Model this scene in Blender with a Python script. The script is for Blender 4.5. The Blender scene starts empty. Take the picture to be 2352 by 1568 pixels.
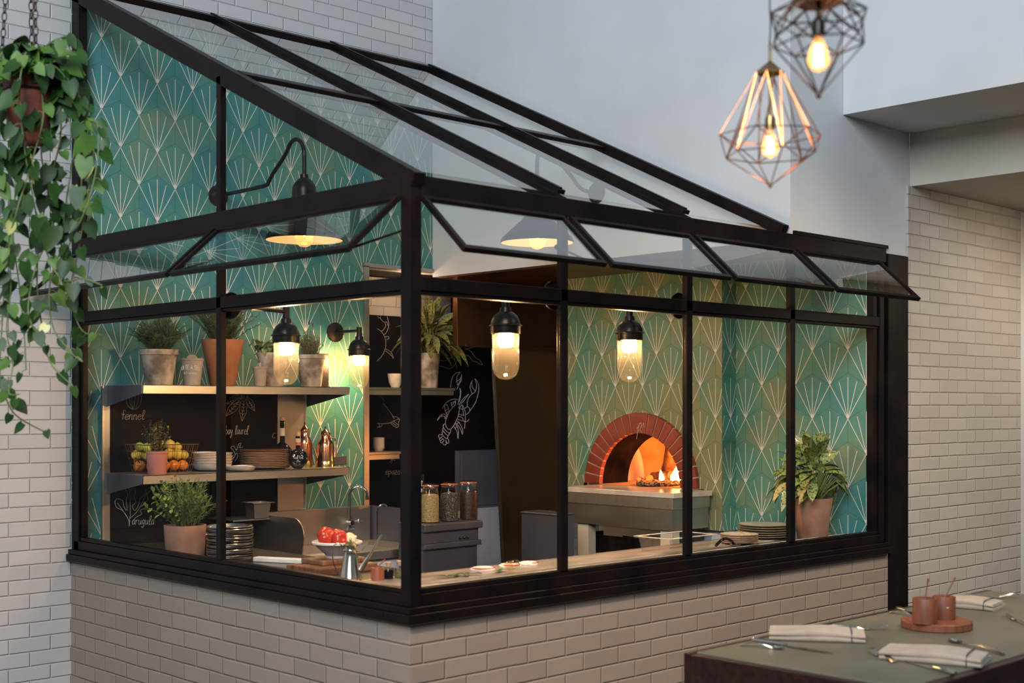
import bpy, bmesh, math, random
from mathutils import Vector, Matrix
sc = bpy.context.scene
COL = sc.collection
PI = math.pi
rnd = random.Random(7)

# ---------------------------------------------------------------- camera
# glass corner post = world origin, X runs along the long glass front, Y along the short side
F = Vector((0.6939, 0.7201, 0)); R = Vector((0.7201, -0.6939, 0))
CAMZ = 1.9
CAMP = -(5.0*F) - (-0.387)*R; CAMP.z = CAMZ
cam_d = bpy.data.cameras.new('camera'); cam = bpy.data.objects.new('camera', cam_d); COL.objects.link(cam)
cam.location = CAMP
cam.rotation_euler = (PI/2, 0, math.atan2(-F.x, F.y))
cam_d.sensor_width = 36.0
cam_d.lens = 36.0*3020/2352
cam_d.shift_y = (930-784)/2352
cam_d.clip_start = 0.05; cam_d.clip_end = 100
cam_d.dof.use_dof = True
cam_d.dof.focus_distance = 7.7
cam_d.dof.aperture_fstop = 2.5
sc.camera = cam

# ---------------------------------------------------------------- colour management, world, big lights
sc.view_settings.view_transform = 'Standard'
sc.view_settings.look = 'None'
sc.view_settings.exposure = 0.22
sc.view_settings.gamma = 1.0
sc.view_settings.use_curve_mapping = False
sc.cycles.use_denoising = True
sc.cycles.max_bounces = 10
sc.cycles.transparent_max_bounces = 24
sc.cycles.sample_clamp_indirect = 6
sc.cycles.caustics_reflective = False
sc.cycles.caustics_refractive = False
w = bpy.data.worlds.new('room_light'); sc.world = w; w.use_nodes = True
wt = w.node_tree; wt.nodes.clear()
wo = wt.nodes.new('ShaderNodeOutputWorld'); wb = wt.nodes.new('ShaderNodeBackground')
wc = wt.nodes.new('ShaderNodeTexCoord'); wsx = wt.nodes.new('ShaderNodeSeparateXYZ')
wr = wt.nodes.new('ShaderNodeValToRGB'); wm = wt.nodes.new('ShaderNodeMapRange')
wt.links.new(wc.outputs['Generated'], wsx.inputs[0])
wt.links.new(wsx.outputs['Z'], wm.inputs['Value'])
wm.inputs['From Min'].default_value = -1; wm.inputs['From Max'].default_value = 1
e = wr.color_ramp.elements
e[0].position = 0.42; e[0].color = (0.11, 0.085, 0.065, 1)
e[1].position = 0.75; e[1].color = (0.50, 0.60, 0.68, 1)
wt.links.new(wm.outputs[0], wr.inputs[0])
wt.links.new(wr.outputs[0], wb.inputs['Color']); wb.inputs['Strength'].default_value = 0.34
wt.links.new(wb.outputs[0], wo.inputs[0])

def area(name, loc, target, size, energy, color, sy=None):
    d = bpy.data.lights.new(name, 'AREA'); d.energy = energy; d.color = color
    d.shape = 'RECTANGLE'; d.size = size; d.size_y = sy or size
    o = bpy.data.objects.new(name, d); COL.objects.link(o); o.location = loc
    o.rotation_euler = (Vector(target)-Vector(loc)).to_track_quat('-Z', 'Y').to_euler()
    return o
# high clerestory window of the dining room, left of the camera
area('clerestory_daylight', (-6.0, -4.6, 6.2), (2.6, 0.6, 3.0), 4.0, 760, (0.84, 0.92, 1.0))
# warm ceiling lamps of the dining room, in front of the low brick wall
def spot(name, loc, target, energy, color, ang=70, blend=0.8, r=0.12):
    d = bpy.data.lights.new(name, 'SPOT'); d.energy = energy; d.color = color
    d.spot_size = math.radians(ang); d.spot_blend = blend; d.shadow_soft_size = r
    o = bpy.data.objects.new(name, d); COL.objects.link(o); o.location = loc
    o.rotation_euler = (Vector(target)-Vector(loc)).to_track_quat('-Z', 'Y').to_euler()
    return o
WARM = (1.0, 0.62, 0.34)
spot('dining_downlight_a', (-1.6, -2.6, 4.6), (0.1, 0.2, 0.7), 310, WARM, 60)
spot('dining_downlight_b', (2.2, -2.4, 4.2), (2.4, -0.1, 0.7), 205, (1.0, 0.74, 0.5), 75)
d_ = bpy.data.lights.new('pantry_lamp', 'POINT'); d_.energy = 2.5; d_.color = WARM; d_.shadow_soft_size = 0.05
o_ = bpy.data.objects.new('pantry_lamp', d_); COL.objects.link(o_); o_.location = (2.45, 2.99, 2.70)
spot('dining_downlight_c', (5.2, -1.9, 3.0), (4.6, 0.0, 1.4), 115, (1.0, 0.80, 0.58), 100)

FL = 0.30      # floor level of this frame (eye height about 1.6 m above it)
# ---------------------------------------------------------------- picture-plane helpers (point where a sight line meets a real plane)
F_PX = 3020.0
def ray(px, py):
    return F + R*((px-1176)/F_PX) + Vector((0, 0, -(py-930)/F_PX))
def onY(px, py, y):
    d = ray(px, py); t = (y-CAMP.y)/d.y; return CAMP + d*t
def onX(px, py, x):
    d = ray(px, py); t = (x-CAMP.x)/d.x; return CAMP + d*t
def onZ(px, py, z):
    d = ray(px, py); t = (z-CAMP.z)/d.z; return CAMP + d*t
def depth(p): return (Vector(p)-CAMP).dot(F)
def ppm(p): return F_PX/depth(p)      # pixels per metre there

# ---------------------------------------------------------------- mesh builder
class MB:
    def __init__(s): s.v = []; s.f = []; s.m = []
    def add(s, vs, fs, mi=0):
        b = len(s.v); s.v += [tuple(x) for x in vs]
        for f in fs: s.f.append(tuple(b+i for i in f)); s.m.append(mi)
        return s
    def box(s, x0, y0, z0, x1, y1, z1, mi=0):
        return s.add([(x0,y0,z0),(x1,y0,z0),(x1,y1,z0),(x0,y1,z0),(x0,y0,z1),(x1,y0,z1),(x1,y1,z1),(x0,y1,z1)],
            [(0,3,2,1),(4,5,6,7),(0,1,5,4),(1,2,6,5),(2,3,7,6),(3,0,4,7)], mi)
    def bar(s, p0, p1, w, h, up=(0,0,1), mi=0):
        p0 = Vector(p0); p1 = Vector(p1); d = (p1-p0).normalized(); up = Vector(up)
        a = d.cross(up).normalized(); b = a.cross(d).normalized()
        vs = []
        for p in (p0, p1):
            for sx, sy in ((-1,-1),(1,-1),(1,1),(-1,1)): vs.append(p + a*(sx*w/2) + b*(sy*h/2))
        return s.add(vs, [(0,3,2,1),(4,5,6,7),(0,1,5,4),(1,2,6,5),(2,3,7,6),(3,0,4,7)], mi)
    def prism(s, poly, fn, a0, a1, mi=0):
        n = len(poly); vs = [fn(p[0], p[1], a0) for p in poly] + [fn(p[0], p[1], a1) for p in poly]
        fs = [tuple(range(n))[::-1], tuple(range(n, 2*n))] + [(i, (i+1) % n, n+(i+1) % n, n+i) for i in range(n)]
        return s.add(vs, fs, mi)
    def lathe(s, prof, n=32, c=(0,0,0), mi=0, fn=None, cap0=False, cap1=False, axis=None):
        c = Vector(c); M = axis.to_track_quat('Z', 'Y').to_matrix() if axis is not None else None
        vs = []
        for (r, z) in prof:
            for k in range(n):
                a = 2*PI*k/n; rr, zz = (fn(r, z, a) if fn else (r, z))
                p = Vector((rr*math.cos(a), rr*math.sin(a), zz))
                if M: p = M @ p
                vs.append(c+p)
        fs = []
        for j in range(len(prof)-1):
            for k in range(n):
                fs.append((j*n+k, j*n+(k+1) % n, (j+1)*n+(k+1) % n, (j+1)*n+k))
        if cap0: fs.append(tuple(range(n))[::-1])
        if cap1: fs.append(tuple(range((len(prof)-1)*n, len(prof)*n)))
        return s.add(vs, fs, mi)
    def cyl(s, p0, p1, r0, r1=None, n=16, mi=0):
        p0 = Vector(p0); p1 = Vector(p1); L = (p1-p0).length
        return s.lathe([(r0, 0), (r0 if r1 is None else r1, L)], n, p0, mi, None, True, True, (p1-p0).normalized())
    def ball(s, c, r, n=16, mi=0, sz=1.0):
        m = n//2
        return s.lathe([(max(1e-5, r*math.sin(PI*j/m)), -r*sz*math.cos(PI*j/m)) for j in range(m+1)], n, c, mi)
    def tube(s, pts, r, n=8, mi=0, closed=False):
        pts = [Vector(p) for p in pts]; N = len(pts)
        if N < 2: return s
        rs = r if isinstance(r, (list, tuple)) else [r]*N
        T = []
        for i in range(N):
            if closed: t = pts[(i+1) % N]-pts[i-1]
            else: t = pts[min(i+1, N-1)]-pts[max(i-1, 0)]
            T.append(t.normalized() if t.length > 1e-9 else Vector((0,0,1)))
        u = T[0].orthogonal().normalized(); vs = []
        for i in range(N):
            u = (u - T[i]*u.dot(T[i]))
            u = u.normalized() if u.length > 1e-6 else T[i].orthogonal().normalized()
            b = T[i].cross(u)
            for k in range(n):
                a = 2*PI*k/n; vs.append(pts[i]+(u*math.cos(a)+b*math.sin(a))*rs[i])
        fs = []
        for j in range(N if closed else N-1):
            for k in range(n):
                j2 = (j+1) % N
                fs.append((j*n+k, j*n+(k+1) % n, j2*n+(k+1) % n, j2*n+k))
        if not closed: fs += [tuple(range(n))[::-1], tuple(range((N-1)*n, N*n))]
        return s.add(vs, fs, mi)
    def leaf(s, p, d, up, L, W, shape='oval', droop=0.3, fold=0.25, n=5, mi=0):
        # a folded leaf with a midrib, curving down along its length
        p = Vector(p); d = Vector(d).normalized(); up = Vector(up)
        side = d.cross(up)
        side = side.normalized() if side.length > 1e-5 else d.orthogonal().normalized()
        nrm = side.cross(d).normalized()
        vs = []; q = p.copy(); dd = d.copy()
        for i in range(n+1):
            t = i/n
            if shape == 'heart': wd = (0.75, 1.0, 0.95, 0.72, 0.40, 0.02)[min(i, 5)] if n == 5 else math.sin(PI*(t*0.8+0.2))
            elif shape == 'lance': wd = math.sin(PI*min(1, t**0.8))**0.9
            elif shape == 'needle': wd = 1-t*0.8
            else: wd = math.sin(PI*(0.06+0.94*t))**0.7
            wd = max(wd, 0.02)*W/2
            off = nrm*(fold*wd)
            vs += [q+side*wd+off, q, q-side*wd+off]
            dd = (dd + Vector((0,0,-1))*droop/n).normalized(); nrm = side.cross(dd).normalized()
            q = q + dd*(L/n)
        if shape == 'heart':
            vs[0] = vs[0]-d*L*0.10; vs[2] = vs[2]-d*L*0.10
        fs = []
        for i in range(n):
            a = i*3; fs += [(a, a+1, a+4, a+3), (a+1, a+2, a+5, a+4)]
        return s.add(vs, fs, mi)
    def build(s, name, mats, parent=None, smooth=True, loc=None, bevel=0, ang=40):
        me = bpy.data.meshes.new(name); me.from_pydata(s.v, [], s.f)
        mats = mats if isinstance(mats, (list, tuple)) else [mats]
        for m in mats: me.materials.append(m)
        me.polygons.foreach_set('material_index', s.m)
        me.polygons.foreach_set('use_smooth', [bool(smooth)]*len(s.f))
        if len(s.f) < 60000:
            bm = bmesh.new(); bm.from_mesh(me); bmesh.ops.recalc_face_normals(bm, faces=bm.faces[:]); bm.to_mesh(me); bm.free()
        me.update()
        if smooth: me.set_sharp_from_angle(angle=math.radians(ang))
        o = bpy.data.objects.new(name, me); COL.objects.link(o)
        if parent: o.parent = parent
        if loc is not None: o.location = loc
        if bevel:
            b = o.modifiers.new('bevel', 'BEVEL'); b.width = bevel; b.segments = 2; b.limit_method = 'ANGLE'; b.angle_limit = 0.6
        return o

def tag(o, label, cat, group=None, kind=None):
    o['label'] = label; o['category'] = cat
    if group: o['group'] = group
    if kind: o['kind'] = kind
    return o
def struct(o, label=None):
    o['kind'] = 'structure'
    if label: o['label'] = label
    return o
def thing(name, label, cat, loc=(0,0,0), rz=0, group=None):
    o = bpy.data.objects.new(name, None); COL.objects.link(o); o.empty_display_size = 0.05
    o.location = loc; o.rotation_euler = (0, 0, rz)
    return tag(o, label, cat, group)
def copy_tree(o, parent=None):
    c = o.copy(); COL.objects.link(c)
    if parent: c.parent = parent
    for ch in list(o.children): copy_tree(ch, c)
    return c

# ---------------------------------------------------------------- materials
def new_mat(name):
    m = bpy.data.materials.new(name); m.use_nodes = True; nt = m.node_tree; nt.nodes.clear()
    out = nt.nodes.new('ShaderNodeOutputMaterial'); return m, nt, out
def pm(name, c1, c2=None, scale=8.0, rough=0.6, metal=0.0, bump=0.0, bscale=None, stretch=(1,1,1), lo=0.35, hi=0.65, emit=0, sheen=0, detail=4, rvar=0.0, coat=0, trans=0, sss=0, spec=None):
    m, nt, out = new_mat(name); N = nt.nodes; L = nt.links
    b = N.new('ShaderNodeBsdfPrincipled'); L.new(b.outputs[0], out.inputs[0])
    tc = N.new('ShaderNodeTexCoord'); mp = N.new('ShaderNodeMapping'); mp.inputs['Scale'].default_value = stretch
    L.new(tc.outputs['Object'], mp.inputs[0])
    nz = N.new('ShaderNodeTexNoise'); nz.inputs['Scale'].default_value = scale; nz.inputs['Detail'].default_value = detail
    L.new(mp.outputs[0], nz.inputs['Vector'])
    rp = N.new('ShaderNodeValToRGB'); rp.color_ramp.elements[0].position = lo; rp.color_ramp.elements[1].position = hi
    rp.color_ramp.elements[0].color = (*c1, 1); rp.color_ramp.elements[1].color = (*(c2 or c1), 1)
    L.new(nz.outputs[0], rp.inputs[0]); L.new(rp.outputs[0], b.inputs['Base Color'])
    b.inputs['Roughness'].default_value = rough; b.inputs['Metallic'].default_value = metal
    if rvar:
        mr = N.new('ShaderNodeMapRange'); mr.inputs['To Min'].default_value = rough-rvar; mr.inputs['To Max'].default_value = rough+rvar
        L.new(nz.outputs[0], mr.inputs['Value']); L.new(mr.outputs[0], b.inputs['Roughness'])
    if spec is not None: b.inputs['Specular IOR Level'].default_value = spec
    if coat: b.inputs['Coat Weight'].default_value = coat
    if trans: b.inputs['Transmission Weight'].default_value = trans
    if sheen: b.inputs['Sheen Weight'].default_value = sheen
    if sss: b.inputs['Subsurface Weight'].default_value = sss; b.inputs['Subsurface Scale'].default_value = 0.01
    if emit:
        L.new(rp.outputs[0], b.inputs['Emission Color']); b.inputs['Emission Strength'].default_value = emit
    if bump:
        n2 = N.new('ShaderNodeTexNoise'); n2.inputs['Scale'].default_value = bscale or scale*3; n2.inputs['Detail'].default_value = 3
        L.new(mp.outputs[0], n2.inputs['Vector'])
        bp = N.new('ShaderNodeBump'); bp.inputs['Strength'].default_value = bump; bp.inputs['Distance'].default_value = 0.004
        L.new(n2.outputs[0], bp.inputs['Height']); L.new(bp.outputs[0], b.inputs['Normal'])
    return m
def emis(name, c, s):
    m, nt, out = new_mat(name); e = nt.nodes.new('ShaderNodeEmission'); e.inputs[0].default_value = (*c, 1); e.inputs[1].default_value = s
    nt.links.new(e.outputs[0], out.inputs[0]); return m
def glass(name, tint=(1,1,1), boost=1.7, rough=0.0, base=0.0):
    m, nt, out = new_mat(name); N = nt.nodes; L = nt.links
    tr = N.new('ShaderNodeBsdfTransparent'); tr.inputs[0].default_value = (*tint, 1)
    gl = N.new('ShaderNodeBsdfGlossy'); gl.inputs['Roughness'].default_value = rough; gl.inputs[0].default_value = (1,1,1,1)
    fr = N.new('ShaderNodeFresnel'); fr.inputs[0].default_value = 1.5
    ge = N.new('ShaderNodeNewGeometry')
    iv = N.new('ShaderNodeMath'); iv.operation = 'SUBTRACT'; iv.inputs[0].default_value = 1.0; L.new(ge.outputs['Backfacing'], iv.inputs[1])
    mu = N.new('ShaderNodeMath'); mu.operation = 'MULTIPLY'; L.new(fr.outputs[0], mu.inputs[0]); L.new(iv.outputs[0], mu.inputs[1])
    m2 = N.new('ShaderNodeMath'); m2.operation = 'MULTIPLY_ADD'; m2.use_clamp = True
    L.new(mu.outputs[0], m2.inputs[0]); m2.inputs[1].default_value = boost; m2.inputs[2].default_value = base
    mx = N.new('ShaderNodeMixShader'); L.new(m2.outputs[0], mx.inputs[0]); L.new(tr.outputs[0], mx.inputs[1]); L.new(gl.outputs[0], mx.inputs[2])
    L.new(mx.outputs[0], out.inputs[0]); return m
def lamp_glass(name, tint=(0.93,0.88,0.78), tw=0.012, tc=(0.95,0.85,0.65,1)):
    m = glass(name, tint, 1.0, 0.02, 0.02); nt = m.node_tree; N = nt.nodes; L = nt.links
    out = [n for n in N if n.type == 'OUTPUT_MATERIAL'][0]; src = out.inputs[0].links[0].from_socket
    tl = N.new('ShaderNodeBsdfTranslucent'); tl.inputs[0].default_value = tc
    mx = N.new('ShaderNodeMixShader'); mx.inputs[0].default_value = tw
    L.new(src, mx.inputs[1]); L.new(tl.outputs[0], mx.inputs[2]); L.new(mx.outputs[0], out.inputs[0]); return m
def brick_mat(name, axis, c1, c2, bumpd=0.006, off=0.0, bw=0.226, rh=0.076):
    m, nt, out = new_mat(name); N = nt.nodes; L = nt.links
    b = N.new('ShaderNodeBsdfPrincipled'); L.new(b.outputs[0], out.inputs[0]); b.inputs['Roughness'].default_value = 0.55
    tc = N.new('ShaderNodeTexCoord'); sx = N.new('ShaderNodeSeparateXYZ'); cb = N.new('ShaderNodeCombineXYZ')
    L.new(tc.outputs['Object'], sx.inputs[0])
    # hand laid: courses wander a little
    nzw = N.new('ShaderNodeTexNoise'); nzw.inputs['Scale'].default_value = 3.5; nzw.inputs['Detail'].default_value = 2
    L.new(tc.outputs['Object'], nzw.inputs['Vector'])
    wv = N.new('ShaderNodeMath'); wv.operation = 'MULTIPLY_ADD'; L.new(nzw.outputs[0], wv.inputs[0]); wv.inputs[1].default_value = 0.007
    L.new(sx.outputs['Z'], wv.inputs[2])
    wx = N.new('ShaderNodeMath'); wx.operation = 'ADD'; L.new(sx.outputs[axis], wx.inputs[0]); wx.inputs[1].default_value = off
    L.new(wx.outputs[0], cb.inputs[0]); L.new(wv.outputs[0], cb.inputs[1])
    br = N.new('ShaderNodeTexBrick'); L.new(cb.outputs[0], br.inputs['Vector'])
    br.inputs['Scale'].default_value = 1; br.inputs['Brick Width'].default_value = bw; br.inputs['Row Height'].default_value = rh
    br.inputs['Mortar Size'].default_value = 0.0065; br.inputs['Mortar Smooth'].default_value = 1.0; br.inputs['Bias'].default_value = 0
    br.inputs['Color1'].default_value = (*c1, 1); br.inputs['Color2'].default_value = (*c2, 1)
    br.inputs['Mortar'].default_value = (*[c*0.98 for c in c1], 1)
    L.new(br.outputs['Color'], b.inputs['Base Color'])
    nz = N.new('ShaderNodeTexNoise'); nz.inputs['Scale'].default_value = 14; nz.inputs['Detail'].default_value = 5
    L.new(tc.outputs['Object'], nz.inputs['Vector'])
    mm = N.new('ShaderNodeMath'); mm.operation = 'MULTIPLY_ADD'; L.new(br.outputs['Fac'], mm.inputs[0]); mm.inputs[1].default_value = -1.0
    n3 = N.new('ShaderNodeMath'); n3.operation = 'MULTIPLY'; L.new(nz.outputs[0], n3.inputs[0]); n3.inputs[1].default_value = 0.55
    L.new(n3.outputs[0], mm.inputs[2])
    bp = N.new('ShaderNodeBump'); bp.inputs['Strength'].default_value = 1.0; bp.inputs['Distance'].default_value = bumpd
    L.new(mm.outputs[0], bp.inputs['Height']); L.new(bp.outputs[0], b.inputs['Normal'])
    return m

MT = {}
MT['black_steel'] = pm('blackened_steel', (0.004,0.0038,0.005), (0.012,0.007,0.006), 5, 0.40, 0.0, 0.08, 60, rvar=0.06, spec=0.11)
MT['stainless'] = pm('brushed_stainless', (0.43,0.42,0.39), (0.49,0.47,0.44), 3, 0.40, 1.0, 0.0, 80, stretch=(1,1,5), rvar=0.06)
MT['stainless_h'] = pm('brushed_stainless_edge', (0.52,0.50,0.46), (0.58,0.56,0.52), 4, 0.40, 1.0, 0.04, 90, stretch=(1,8,8), rvar=0.05)
MT['dark_steel'] = pm('dark_stainless', (0.11,0.12,0.15), (0.15,0.16,0.195), 2, 0.42, 0.7, 0.02, 80)
MT['bronze'] = pm('bronze_hood', (0.11,0.05,0.025), (0.20,0.09,0.04), 2.2, 0.34, 0.9, 0.03, 40)
MT['copper_sheet'] = pm('olive_copper_sheet', (0.24,0.19,0.10), (0.42,0.25,0.12), 1.8, 0.33, 0.95, 0.03, 40, stretch=(1,1,0.5))
MT['white_paint'] = pm('white_wall_paint', (0.60,0.61,0.62), (0.66,0.67,0.68), 1.5, 0.7, 0, 0.06, 90)
MT['grey_paint'] = pm('warm_grey_wall_paint', (0.50,0.47,0.45), (0.55,0.52,0.50), 1.5, 0.7, 0, 0.06, 90)
MT['cream_paint'] = pm('cream_wall_paint', (0.56,0.52,0.43), (0.60,0.56,0.47), 1.5, 0.7, 0, 0.06, 90)
MT['brick_x'] = brick_mat('painted_brick_long_wall', 'X', (0.47,0.465,0.465), (0.52,0.515,0.51), 0.0045)
MT['brick_low_x'] = brick_mat('painted_brick_low_front_lamp_tint', 'X', (0.30,0.235,0.19), (0.34,0.27,0.22), 0.004, 0.05)  # white paint; the tan of the warm lamp light is put into its colour
MT['brick_low_y'] = brick_mat('painted_brick_low_side_lamp_tint', 'Y', (0.27,0.225,0.19), (0.31,0.26,0.22), 0.004, 0.02)  # same lamp light tint in the colour of the side wall
MT['brick_right'] = brick_mat('painted_brick_right', 'X', (0.45,0.41,0.365), (0.50,0.46,0.41), 0.0042, 0.11)
MT['floor'] = pm('dark_concrete_floor', (0.06,0.055,0.05), (0.10,0.09,0.08), 2, 0.6, 0, 0.1, 20)
MT['chalkboard'] = pm('chalkboard_black', (0.006,0.005,0.005), (0.012,0.009,0.008), 3, 0.5, 0, 0, 80, spec=0.05)
MT['chalk'] = pm('chalk_line', (0.50,0.42,0.36), (0.62,0.54,0.48), 60, 0.9)
MT['chalk_white'] = pm('white_chalk_line', (0.62,0.60,0.68), (0.80,0.78,0.86), 60, 0.9)
MT['pane'] = glass('clear_glass_pane')
MT['pane_low'] = glass('anti_reflective_glass_pane', (1,1,1), 0.16)
MT['pane_roof'] = glass('roof_glass', (0.96,0.98,0.97), 1.15, 0.0, 0.03)
MT['pane_vent'] = glass('vent_glass', (0.92,0.94,0.93), 1.7, 0.0, 0.07)
MT['jar_glass'] = lamp_glass('sconce_jar_glass')
MT['thin_glass'] = glass('thin_clear_glass', (0.97,0.97,0.95), 1.8, 0.0, 0.02)
MT['black_metal'] = pm('dark_bronze_lamp_metal', (0.012,0.010,0.010), (0.03,0.022,0.018), 30, 0.33, 0.6)
# ================================================================= SETTING
YB = 2.85
# floor
struct(MB().box(-9, -9, FL-0.1, 8, 6, FL).build('floor', MT['floor'], smooth=False))
# back wall, painted brick, left of the glass box and above the roof ridge; pass-through to the pantry
m = MB()
m.box(-9, YB, 0, 1.975, YB+0.12, 7.5); m.box(1.975, YB, 2.785, 3.7, YB+0.12, 7.5)
m.box(1.975, YB, 0, 3.7, YB+0.12, 0.6); m.box(3.7, YB, 0, 4.3, YB+0.12, 7.5); m.box(4.2, 0.2, 0, 4.3, YB, 3.1)
struct(m.build('wall_back', MT['brick_x'], smooth=False))
# white bulkhead block over the right end of the kitchen
BZ = 2.757
m = MB(); m.box(2.54, 0.012, BZ, 3.7415, YB-0.005, 7.5)
struct(m.build('wall_bulkhead', MT['white_paint'], smooth=False))
m = MB(); m.box(2.545, 0.075, BZ-0.012, 3.205, YB-0.06, BZ-0.0005); m.box(3.205, 2.285, BZ-0.012, 3.73, YB-0.06, BZ-0.0005)
struct(m.build('trim_3', MT['bronze'], smooth=False), 'dark bronze soffit panel under the white bulkhead')
# dropped ceilings on the right
m = MB(); m.box(3.035, -6, 3.47, 3.74, 0.010, 7.5)
struct(m.build('wall_soffit', MT['white_paint'], smooth=False))
m = MB(); m.box(3.742, -6, 3.164, 8, 0.010, 7.5)
struct(m.build('ceiling', MT['cream_paint'], smooth=False))
# right brick wall
m = MB(); m.box(3.705, 0.0, 0, 5.14, 0.15, 3.163)
struct(m.build('wall_right', MT['brick_right'], smooth=False))
m = MB(); m.box(5.141, 0.0, 0, 5.9, 0.15, 3.163)
struct(m.build('wall_right_return', MT['white_paint'], smooth=False))
# low brick walls under the glazing
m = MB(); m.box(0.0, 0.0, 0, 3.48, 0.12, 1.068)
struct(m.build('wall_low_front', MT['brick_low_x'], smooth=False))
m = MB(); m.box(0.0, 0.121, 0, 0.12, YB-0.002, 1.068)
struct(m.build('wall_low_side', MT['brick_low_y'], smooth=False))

# ---------------------------------------------------------------- hexagonal fan tiles
def clip_poly(poly, planes):
    for (a, b, c) in planes:           # keep a*u+b*v <= c
        out = []
        for i in range(len(poly)):
            p, q = poly[i-1], poly[i]
            dp = a*p[0]+b*p[1]-c; dq = a*q[0]+b*q[1]-c
            if (dp <= 0) != (dq <= 0):
                t = dp/(dp-dq); out.append((p[0]+t*(q[0]-p[0]), p[1]+t*(q[1]-p[1])))
            if dq <= 0: out.append(q)
        poly = out
        if len(poly) < 3: return []
    return poly
def rect(u0, v0, u1, v1): return [(-1,0,-u0),(1,0,u1),(0,-1,-v0),(0,1,v1)]
def tile_wall(name, fn, regions, u0, v0, u1, v1, uoff, voff, label, warm=0.0, seed=1, TW=0.2236, TH=0.1938):  # warm: tint of the light on a wall, put into its tile colour
    # fn(u, v, d) -> world point, d = distance in front of the wall
    r = random.Random(seed); me = MB(); cols = []
    def face(poly, d, mi, col):
        for rg in regions:
            pp = clip_poly(poly, rg)
            if len(pp) >= 3:
                me.add([fn(p[0], p[1], d) for p in pp], [tuple(range(len(pp)))], mi); cols.append((len(pp), col))
    j0 = int((v0-voff)/TH)-2; j1 = int((v1-voff)/TH)+2
    for j in range(j0, j1):
        for i in range(int((u0-uoff)/TW)-2, int((u1-uoff)/TW)+2):
            bu = uoff+(i+0.5*(j % 2))*TW; bv = voff+j*TH
            g = 0.0008; h3 = TH/3
            hexa = [(bu, bv+g), (bu+TW/2-g, bv+h3+g/2), (bu+TW/2-g, bv+TH-g/2), (bu, bv+4*h3-g), (bu-TW/2+g, bv+TH-g/2), (bu-TW/2+g, bv+h3+g/2)]
            c = r.random()
            face(hexa, 0.004, 0, c)
            for (du, dv) in ((0, 1.22*TH), (0.245*TW, 1.08*TH), (-0.245*TW, 1.08*TH), (0.5*TW, TH), (-0.5*TW, TH)):
                L = math.hypot(du, dv); nx, ny = -dv/L, du/L; hw = 0.0021
                face([(bu-nx*hw, bv-ny*hw), (bu+du-nx*hw, bv+dv-ny*hw), (bu+du+nx*hw, bv+dv+ny*hw), (bu+nx*hw, bv+ny*hw)], 0.0046 + 0.0001*(du > 0), 1, c)
            face([(bu+0.011*math.cos(a*PI/4), bv+0.014+0.012*math.sin(a*PI/4)) for a in range(8)], 0.0049, 1, c)
    n1 = len(me.f)
    for rg in regions:                     # grout bed
        big = clip_poly([(u0-1, v0-1), (u1+1, v0-1), (u1+1, v1+1), (u0-1, v1+1)], rg)
        if len(big) >= 3:
            k = len(big)
            me.add([fn(p[0], p[1], 0.003) for p in big], [tuple(range(k))], 2); cols.append((k, 0))
    o = me.build(name, [MT['tile'], MT['tile_line'], MT['grout']], smooth=False)
    ca = o.data.color_attributes.new('tile_tone', 'FLOAT_COLOR', 'CORNER')
    flat = []
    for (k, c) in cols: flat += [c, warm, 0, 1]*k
    ca.data.foreach_set('color', flat)
    return struct(o, label)
def tile_material():
    m, nt, out = new_mat('encaustic_fan_tile'); N = nt.nodes; L = nt.links
    b = N.new('ShaderNodeBsdfPrincipled'); L.new(b.outputs[0], out.inputs[0]); b.inputs['Roughness'].default_value = 0.5
    at = N.new('ShaderNodeVertexColor'); at.layer_name = 'tile_tone'
    sp = N.new('ShaderNodeSeparateColor'); L.new(at.outputs[0], sp.inputs[0])
    tc = N.new('ShaderNodeTexCoord'); nz = N.new('ShaderNodeTexNoise'); nz.inputs['Scale'].default_value = 2.6; nz.inputs['Detail'].default_value = 2
    L.new(tc.outputs['Object'], nz.inputs['Vector'])
    nf = N.new('ShaderNodeTexNoise'); nf.inputs['Scale'].default_value = 26; nf.inputs['Detail'].default_value = 4
    L.new(tc.outputs['Object'], nf.inputs['Vector'])
    a1 = N.new('ShaderNodeMath'); a1.operation = 'MULTIPLY_ADD'; L.new(sp.outputs[0], a1.inputs[0]); a1.inputs[1].default_value = 0.16; 
    L.new(nz.outputs[0], a1.inputs[2])
    a2 = N.new('ShaderNodeMath'); a2.operation = 'MULTIPLY_ADD'; L.new(nf.outputs[0], a2.inputs[0]); a2.inputs[1].default_value = 0.22; L.new(a1.outputs[0], a2.inputs[2])
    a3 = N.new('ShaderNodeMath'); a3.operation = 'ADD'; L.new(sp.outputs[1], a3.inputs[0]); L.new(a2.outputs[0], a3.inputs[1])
    rp = N.new('ShaderNodeValToRGB'); L.new(a3.outputs[0], rp.inputs[0]); cr = rp.color_ramp
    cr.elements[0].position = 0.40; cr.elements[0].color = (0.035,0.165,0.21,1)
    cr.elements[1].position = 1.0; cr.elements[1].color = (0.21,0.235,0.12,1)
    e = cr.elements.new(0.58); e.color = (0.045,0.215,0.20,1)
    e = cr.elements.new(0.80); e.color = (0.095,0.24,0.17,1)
    L.new(rp.outputs[0], b.inputs['Base Color'])
    bp = N.new('ShaderNodeBump'); bp.inputs['Strength'].default_value = 0.15; bp.inputs['Distance'].default_value = 0.002
    L.new(nf.outputs[0], bp.inputs['Height']); L.new(bp.outputs[0], b.inputs['Normal'])
    return m
MT['tile'] = tile_material()
MT['tile_line'] = pm('cream_tile_inlay', (0.62,0.60,0.52), (0.70,0.68,0.60), 20, 0.6)
MT['grout'] = pm('dark_grout', (0.03,0.07,0.06), (0.05,0.09,0.08), 20, 0.9)
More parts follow.
